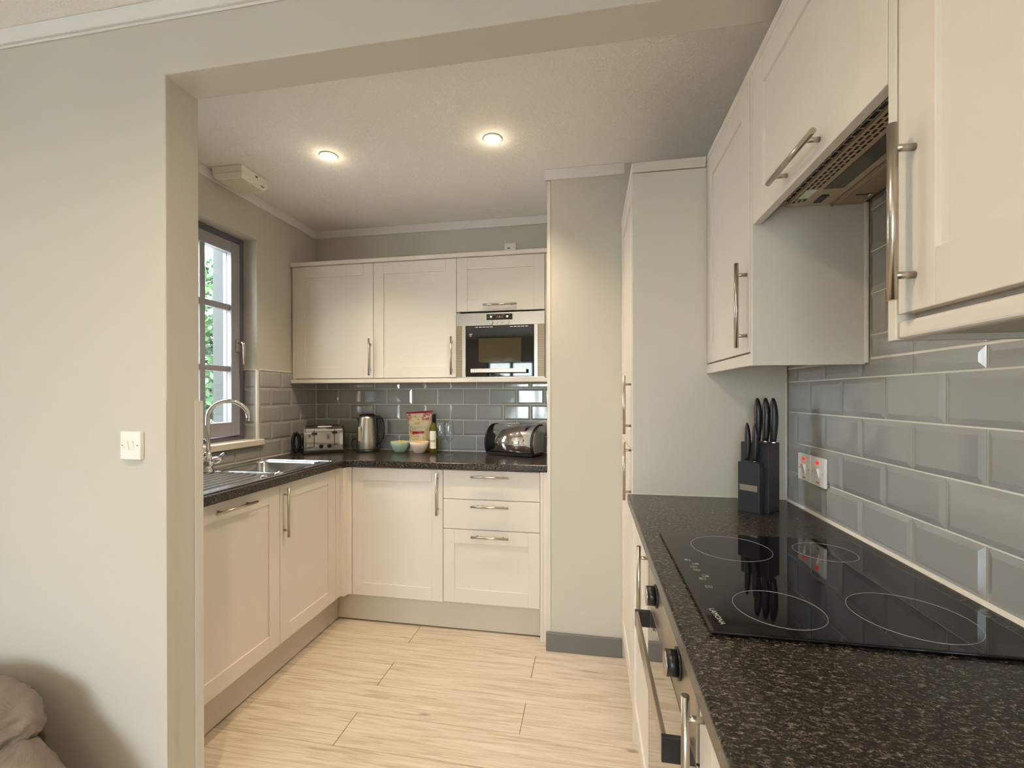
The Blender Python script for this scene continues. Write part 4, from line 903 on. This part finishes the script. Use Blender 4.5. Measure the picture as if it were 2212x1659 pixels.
def bag_front(u0, u1, t0, t1, m, name, lift=0.0012, n_=6):
    mb = MB(); vs = []
    for j in range(n_ + 1):
        for i in range(n_ + 1):
            a = u0 + (u1 - u0) * i / n_; b = t0 + (t1 - t0) * j / n_
            fi, fj = a * nx, b * nz; i0, j0 = min(int(fi), nx - 1), min(int(fj), nz - 1)
            P00, P10, P01, P11 = [Vector(bag_pt(*q, -1)) for q in ((i0, j0), (i0 + 1, j0), (i0, j0 + 1), (i0 + 1, j0 + 1))]
            x_, y_ = fi - i0, fj - j0
            vs.append((P00 * (1 - x_) + P10 * x_) * (1 - y_) + (P01 * (1 - x_) + P11 * x_) * y_ + Vector((0, -lift, 0)))
    mb.add(vs, [(j * (n_ + 1) + i, j * (n_ + 1) + i + 1, (j + 1) * (n_ + 1) + i + 1, (j + 1) * (n_ + 1) + i) for j in range(n_) for i in range(n_)], True)
    return mb.build(name, m, bag_o, local=True, recalc=False)
bag_front(0.0, 1.0, 0.955, 1.0, M['red'], 'top_seal', 0.0015, 14)
bag_front(0.01, 0.20, 0.77, 0.955, M['bagpink'], 'printed_corner'); bag_front(0.68, 0.99, 0.77, 0.955, M['bagpink'], 'printed_corner')
bag_front(0.24, 0.82, 0.44, 0.50, M['red'], 'banner', 0.0022)
bag_front(0.20, 0.72, 0.17, 0.40, mat('cream_panel', lin(244, 228, 190), 0.4), 'flavour_panel', 0.0015)
mt = lambda x, z, y=-0.036: wm(bg_) @ frame_mtx((x, y, z), (1, 0, 0.06), (0, 0, 1))
text_mesh('lettering', 'Popcorn', 0.036, M['white'], bag_o, mt(-0.004, 0.160, -0.0335), 0.0006, 0.25)
text_mesh('lettering', 'Popcorn', 0.0352, M['greyprint'], bag_o, mt(-0.0028, 0.1585, -0.0328), 0.0003, 0.25)
text_mesh('lettering', 'Sweet &', 0.0175, M['orange'], bag_o, mt(-0.020, 0.098, -0.0335), 0.0004, 0.25)
text_mesh('lettering', 'Salted', 0.0175, M['orange'], bag_o, mt(-0.020, 0.080, -0.0335), 0.0004, 0.25)

bo = thing('wine_bottle', (-0.985, 2.700, ZW + 0.0005), 'small bottle of white wine with black cap and cream label', 'bottle')
MB().lathe([(0.0, 0.0), (0.0245, 0.0), (0.0265, 0.004), (0.0265, 0.148), (0.0255, 0.158), (0.020, 0.172), (0.0135, 0.186), (0.0115, 0.196), (0.0112, 0.205), (0.0, 0.205)], seg=32).build('glass_body', M['bottle'], bo, local=True)
MB().lathe([(0.0, 0.196), (0.0128, 0.196), (0.0132, 0.240), (0.0128, 0.249), (0.0, 0.250)], seg=24).build('cap', M['black'], bo, local=True)
def arc_label(z0, z1, a0, a1, m, r=0.02690, name='label'):
    mb = MB(); n_ = 12
    for z in (z0, z1): mb.v += [Vector((r * math.cos(a0 + (a1 - a0) * i / n_), r * math.sin(a0 + (a1 - a0) * i / n_), z)) for i in range(n_ + 1)]
    for i in range(n_): mb.f.append((i, i + 1, n_ + 2 + i, n_ + 1 + i)); mb.sm.append(True)
    return mb.build(name, m, bo, local=True, recalc=False)
arc_label(0.030, 0.142, -PI * 0.86, -PI * 0.24, M['paper'])
arc_label(0.080, 0.083, -PI * 0.80, -PI * 0.30, M['ink'], 0.0271, 'label_line'); arc_label(0.071, 0.076, -PI * 0.80, -PI * 0.30, mat('olive_print', lin(150, 150, 80), 0.5), 0.0271, 'label_line')
arc_label(0.058, 0.060, -PI * 0.74, -PI * 0.58, M['greyprint'], 0.0271, 'label_line'); arc_label(0.044, 0.045, -PI * 0.74, -PI * 0.52, M['greyprint'], 0.0271, 'label_line')
def champagne(x, y, label, s_=1.0):
    o = thing('wine_glass', (x, y, ZW + 0.0005), label, 'glass', 'pair of empty wine glasses')
    pr = [(0.0, 0.0), (0.030, 0.0), (0.031, 0.0015), (0.012, 0.006), (0.0042, 0.012), (0.0038, 0.040), (0.0045, 0.072), (0.010, 0.082), (0.024, 0.100), (0.0315, 0.122), (0.0315, 0.150), (0.0275, 0.185), (0.0245, 0.212),
          (0.0237, 0.212), (0.0266, 0.185), (0.0305, 0.150), (0.0303, 0.122), (0.0228, 0.101), (0.008, 0.086), (0.0, 0.083)]
    MB().lathe([(r * s_, z * s_) for r, z in pr[:7]], seg=28).build('stem', M['clear'], o, local=True)
    MB().lathe([(r * s_, z * s_) for r, z in pr[6:]], seg=32).build('glass_bowl', M['clear'], o, local=True)
champagne(-0.924, 2.655, 'empty stemmed wine glass, the one next to the wine bottle')
champagne(-0.858, 2.622, 'empty stemmed wine glass, the one towards the bread bin')

# ------------------------------------------------------------------ bread bin
ang = math.atan2(2.5541 - 2.6483, -0.3349 + 0.6431)
bb = thing('bread_bin', (-0.489 + 0.088 * math.sin(-ang) * 0 + 0.026, 2.6012 + 0.084, ZW + 0.0005), 'mirror-chrome roll-top bread bin with black ends beside the end panel', 'bread bin', rz=ang)
LB, DB, HB = 0.322, 0.172, 0.190
def binprof(x0, x1, ins=0.0, z0=0.006):
    zc, Rz, Ry = 0.078, 0.112 - ins, 0.122 - ins
    pts = [(x0, DB / 2, z0), (x0, DB / 2, zc + Rz - 0.016), (x0, DB / 2 - 0.016, zc + Rz)]
    for i in range(0, 27):
        a = math.radians(90 - 128 * i / 26)
        pts.append((x0, -DB / 2 + 0.122 - Ry * math.cos(a), max(z0, zc + Rz * math.sin(a))))
    m_ = MB().prism(pts, (x1 - x0, 0, 0)); m_.sm = [2 + 3 <= i <= 2 + 27 for i in range(len(m_.f))]
    return m_
binprof(-LB / 2, -LB / 2 + 0.009, 0.0, 0.004).build('end_panel', M['black'], bb, local=True)
binprof(LB / 2 - 0.009, LB / 2, 0.0, 0.004).build('end_panel', M['black'], bb, local=True)
binprof(LB / 2 + 0.0002, LB / 2 + 0.003, 0.010, 0.020).build('end_plate', M['chrome'], bb, local=True)
binprof(-LB / 2 + 0.0092, LB / 2 - 0.0092, 0.003, 0.022).build('roll_lid', M['chrome'], bb, local=True)
bx('base', (-LB / 2 + 0.0092, -DB / 2 + 0.020, 0.004), (LB / 2 - 0.0092, DB / 2, 0.0215), M['black'], bb, local=True)
bx('handle', (-0.060, DB / 2 - 0.066, 0.1875), (0.030, DB / 2 - 0.054, 0.1985), M['steelflat'], bb, local=True, bevel=0.001)

# ------------------------------------------------------------------ fabric bean bag in the living room
def lump(parent, name, c, r, seed, flat=1.0, e=0.75, segs=72, rings=44, amp=0.04, m='cloth'):
    mb = MB(); c = Vector(c)
    for i in range(rings + 1):
        th = PI * i / rings
        for j in range(segs):
            ph_ = 2 * PI * j / segs
            d_ = Vector((math.sin(th) * math.cos(ph_), math.sin(th) * math.sin(ph_), math.cos(th)))
            n1_ = noise.noise(d_ * 2.2 + Vector((seed, 0, 0))); n2_ = abs(noise.noise(d_ * 4.5 + Vector((0, seed, 3)))); n3_ = noise.noise(d_ * 11 + Vector((seed, 5, 0)))
            k_ = 1 + amp * (1.6 * n1_ - 1.6 * n2_ + 0.35 * n3_)
            z = d_.z * (flat if d_.z < 0 else 1.0)
            p = Vector((d_.x * r[0], d_.y * r[1], z * r[2])) * k_
            mb.v.append(c + Vector((p.x, p.y, max(p.z, -c.z + 0.003))))
    for i in range(rings):
        for j in range(segs): mb.f.append((i * segs + j, i * segs + (j + 1) % segs, (i + 1) * segs + (j + 1) % segs, (i + 1) * segs + j)); mb.sm.append(True)
    return mb.build(name, M[m], parent, recalc=True)
pf = thing('bean_bag', (-1.70, 0.83, 0), 'slouched taupe fabric bean bag on the floor against the pale wall', 'bean bag')
body = lump(pf, 'lower_cushion', (-1.75, 0.83, 0.185), (0.535, 0.205, 0.325), 3.1, amp=0.03)
top = lump(pf, 'folded_top', (-1.665, 0.87, 0.445), (0.255, 0.155, 0.090), 8.4, amp=0.06)
def seam_on(parent, c, r, th0, th1, ph0, ph1, k_=1.005):
    pts = []
    for i in range(25):
        s_ = i / 24; th = th0 + (th1 - th0) * s_; ph_ = ph0 + (ph1 - ph0) * s_
        pts.append((c[0] + r[0] * k_ * math.sin(th) * math.cos(ph_), c[1] + r[1] * k_ * math.sin(th) * math.sin(ph_), c[2] + r[2] * k_ * math.cos(th)))
    MB().tube(pts, 0.0025, 6).build('seam', M['seam'], parent)
seam_on(body, (-1.75, 0.83, 0.185), (0.535, 0.205, 0.325), 1.10, 0.95, -1.7, -0.2, 1.0)
seam_on(top, (-1.665, 0.87, 0.445), (0.255, 0.155, 0.090), 0.5, 2.4, -0.75, -0.6, 1.0)

# ------------------------------------------------------------------ outdoors
struct(bx('ground_outside', (-30, -30, -0.5), (30, 30, -0.3), M['bounce_ground'], origin=(0, 0, -0.3)))
def tree(loc, R3, n, label, cz, leaf=0.07, seed=1, name='garden_tree'):
    rnd = random.Random(seed); o = thing(name, loc, label, 'tree'); L = Vector(loc)
    tr = MB().tube([L, L + Vector((0.05, 0, cz * 0.5)), L + Vector((0, 0.05, cz))], [0.13, 0.10, 0.06], 10)
    for k_ in range(14):
        a = rnd.random() * 2 * PI; e_ = rnd.uniform(0.1, 0.9); b0 = L + Vector((0, 0, cz * rnd.uniform(0.35, 0.95)))
        tr.tube([b0, b0 + Vector((math.cos(a) * R3[0] * 0.4, math.sin(a) * R3[1] * 0.4, R3[2] * 0.25 * e_)), b0 + Vector((math.cos(a) * R3[0] * 0.8, math.sin(a) * R3[1] * 0.8, R3[2] * 0.6 * e_))], [0.035, 0.022, 0.008], 6)
    tr.build('trunk', M['bark'], o)
    mb = MB()
    for i in range(n):
        while True:
            p = Vector((rnd.uniform(-1, 1), rnd.uniform(-1, 1), rnd.uniform(-1, 1)))
            if 0.25 < p.length < 1 and noise.noise(p * 3.1 + Vector((seed, 0, 0))) > -0.18: break
        c = L + Vector((p.x * R3[0], p.y * R3[1], cz + p.z * R3[2]))
        a = Vector((rnd.uniform(-1, 1), rnd.uniform(-1, 1), rnd.uniform(-1, 1))).normalized(); b = a.orthogonal().normalized(); s_ = leaf * rnd.uniform(0.6, 1.3)
        mb.add([c - a * s_, c + b * s_ * 0.45, c + a * s_, c - b * s_ * 0.45], [(0, 1, 2, 3)])
    tag(mb.build('crown', M['leaf'], o, recalc=False), kind='stuff')
tree((-6.6, 6.9, -0.3), (2.1, 2.1, 1.9), 15000, 'leafy green tree outside the kitchen window', 2.1, 0.075, 1)
tree((-3.6, -9.5, -0.3), (1.2, 1.0, 1.0), 3000, 'leafy tree outside the living-room glazing behind the camera', 1.5, 0.10, 2)
tree((-0.6, -10.5, -0.3), (1.0, 1.0, 0.9), 2500, 'bushy tree further off in the garden behind the camera', 1.2, 0.10, 3)
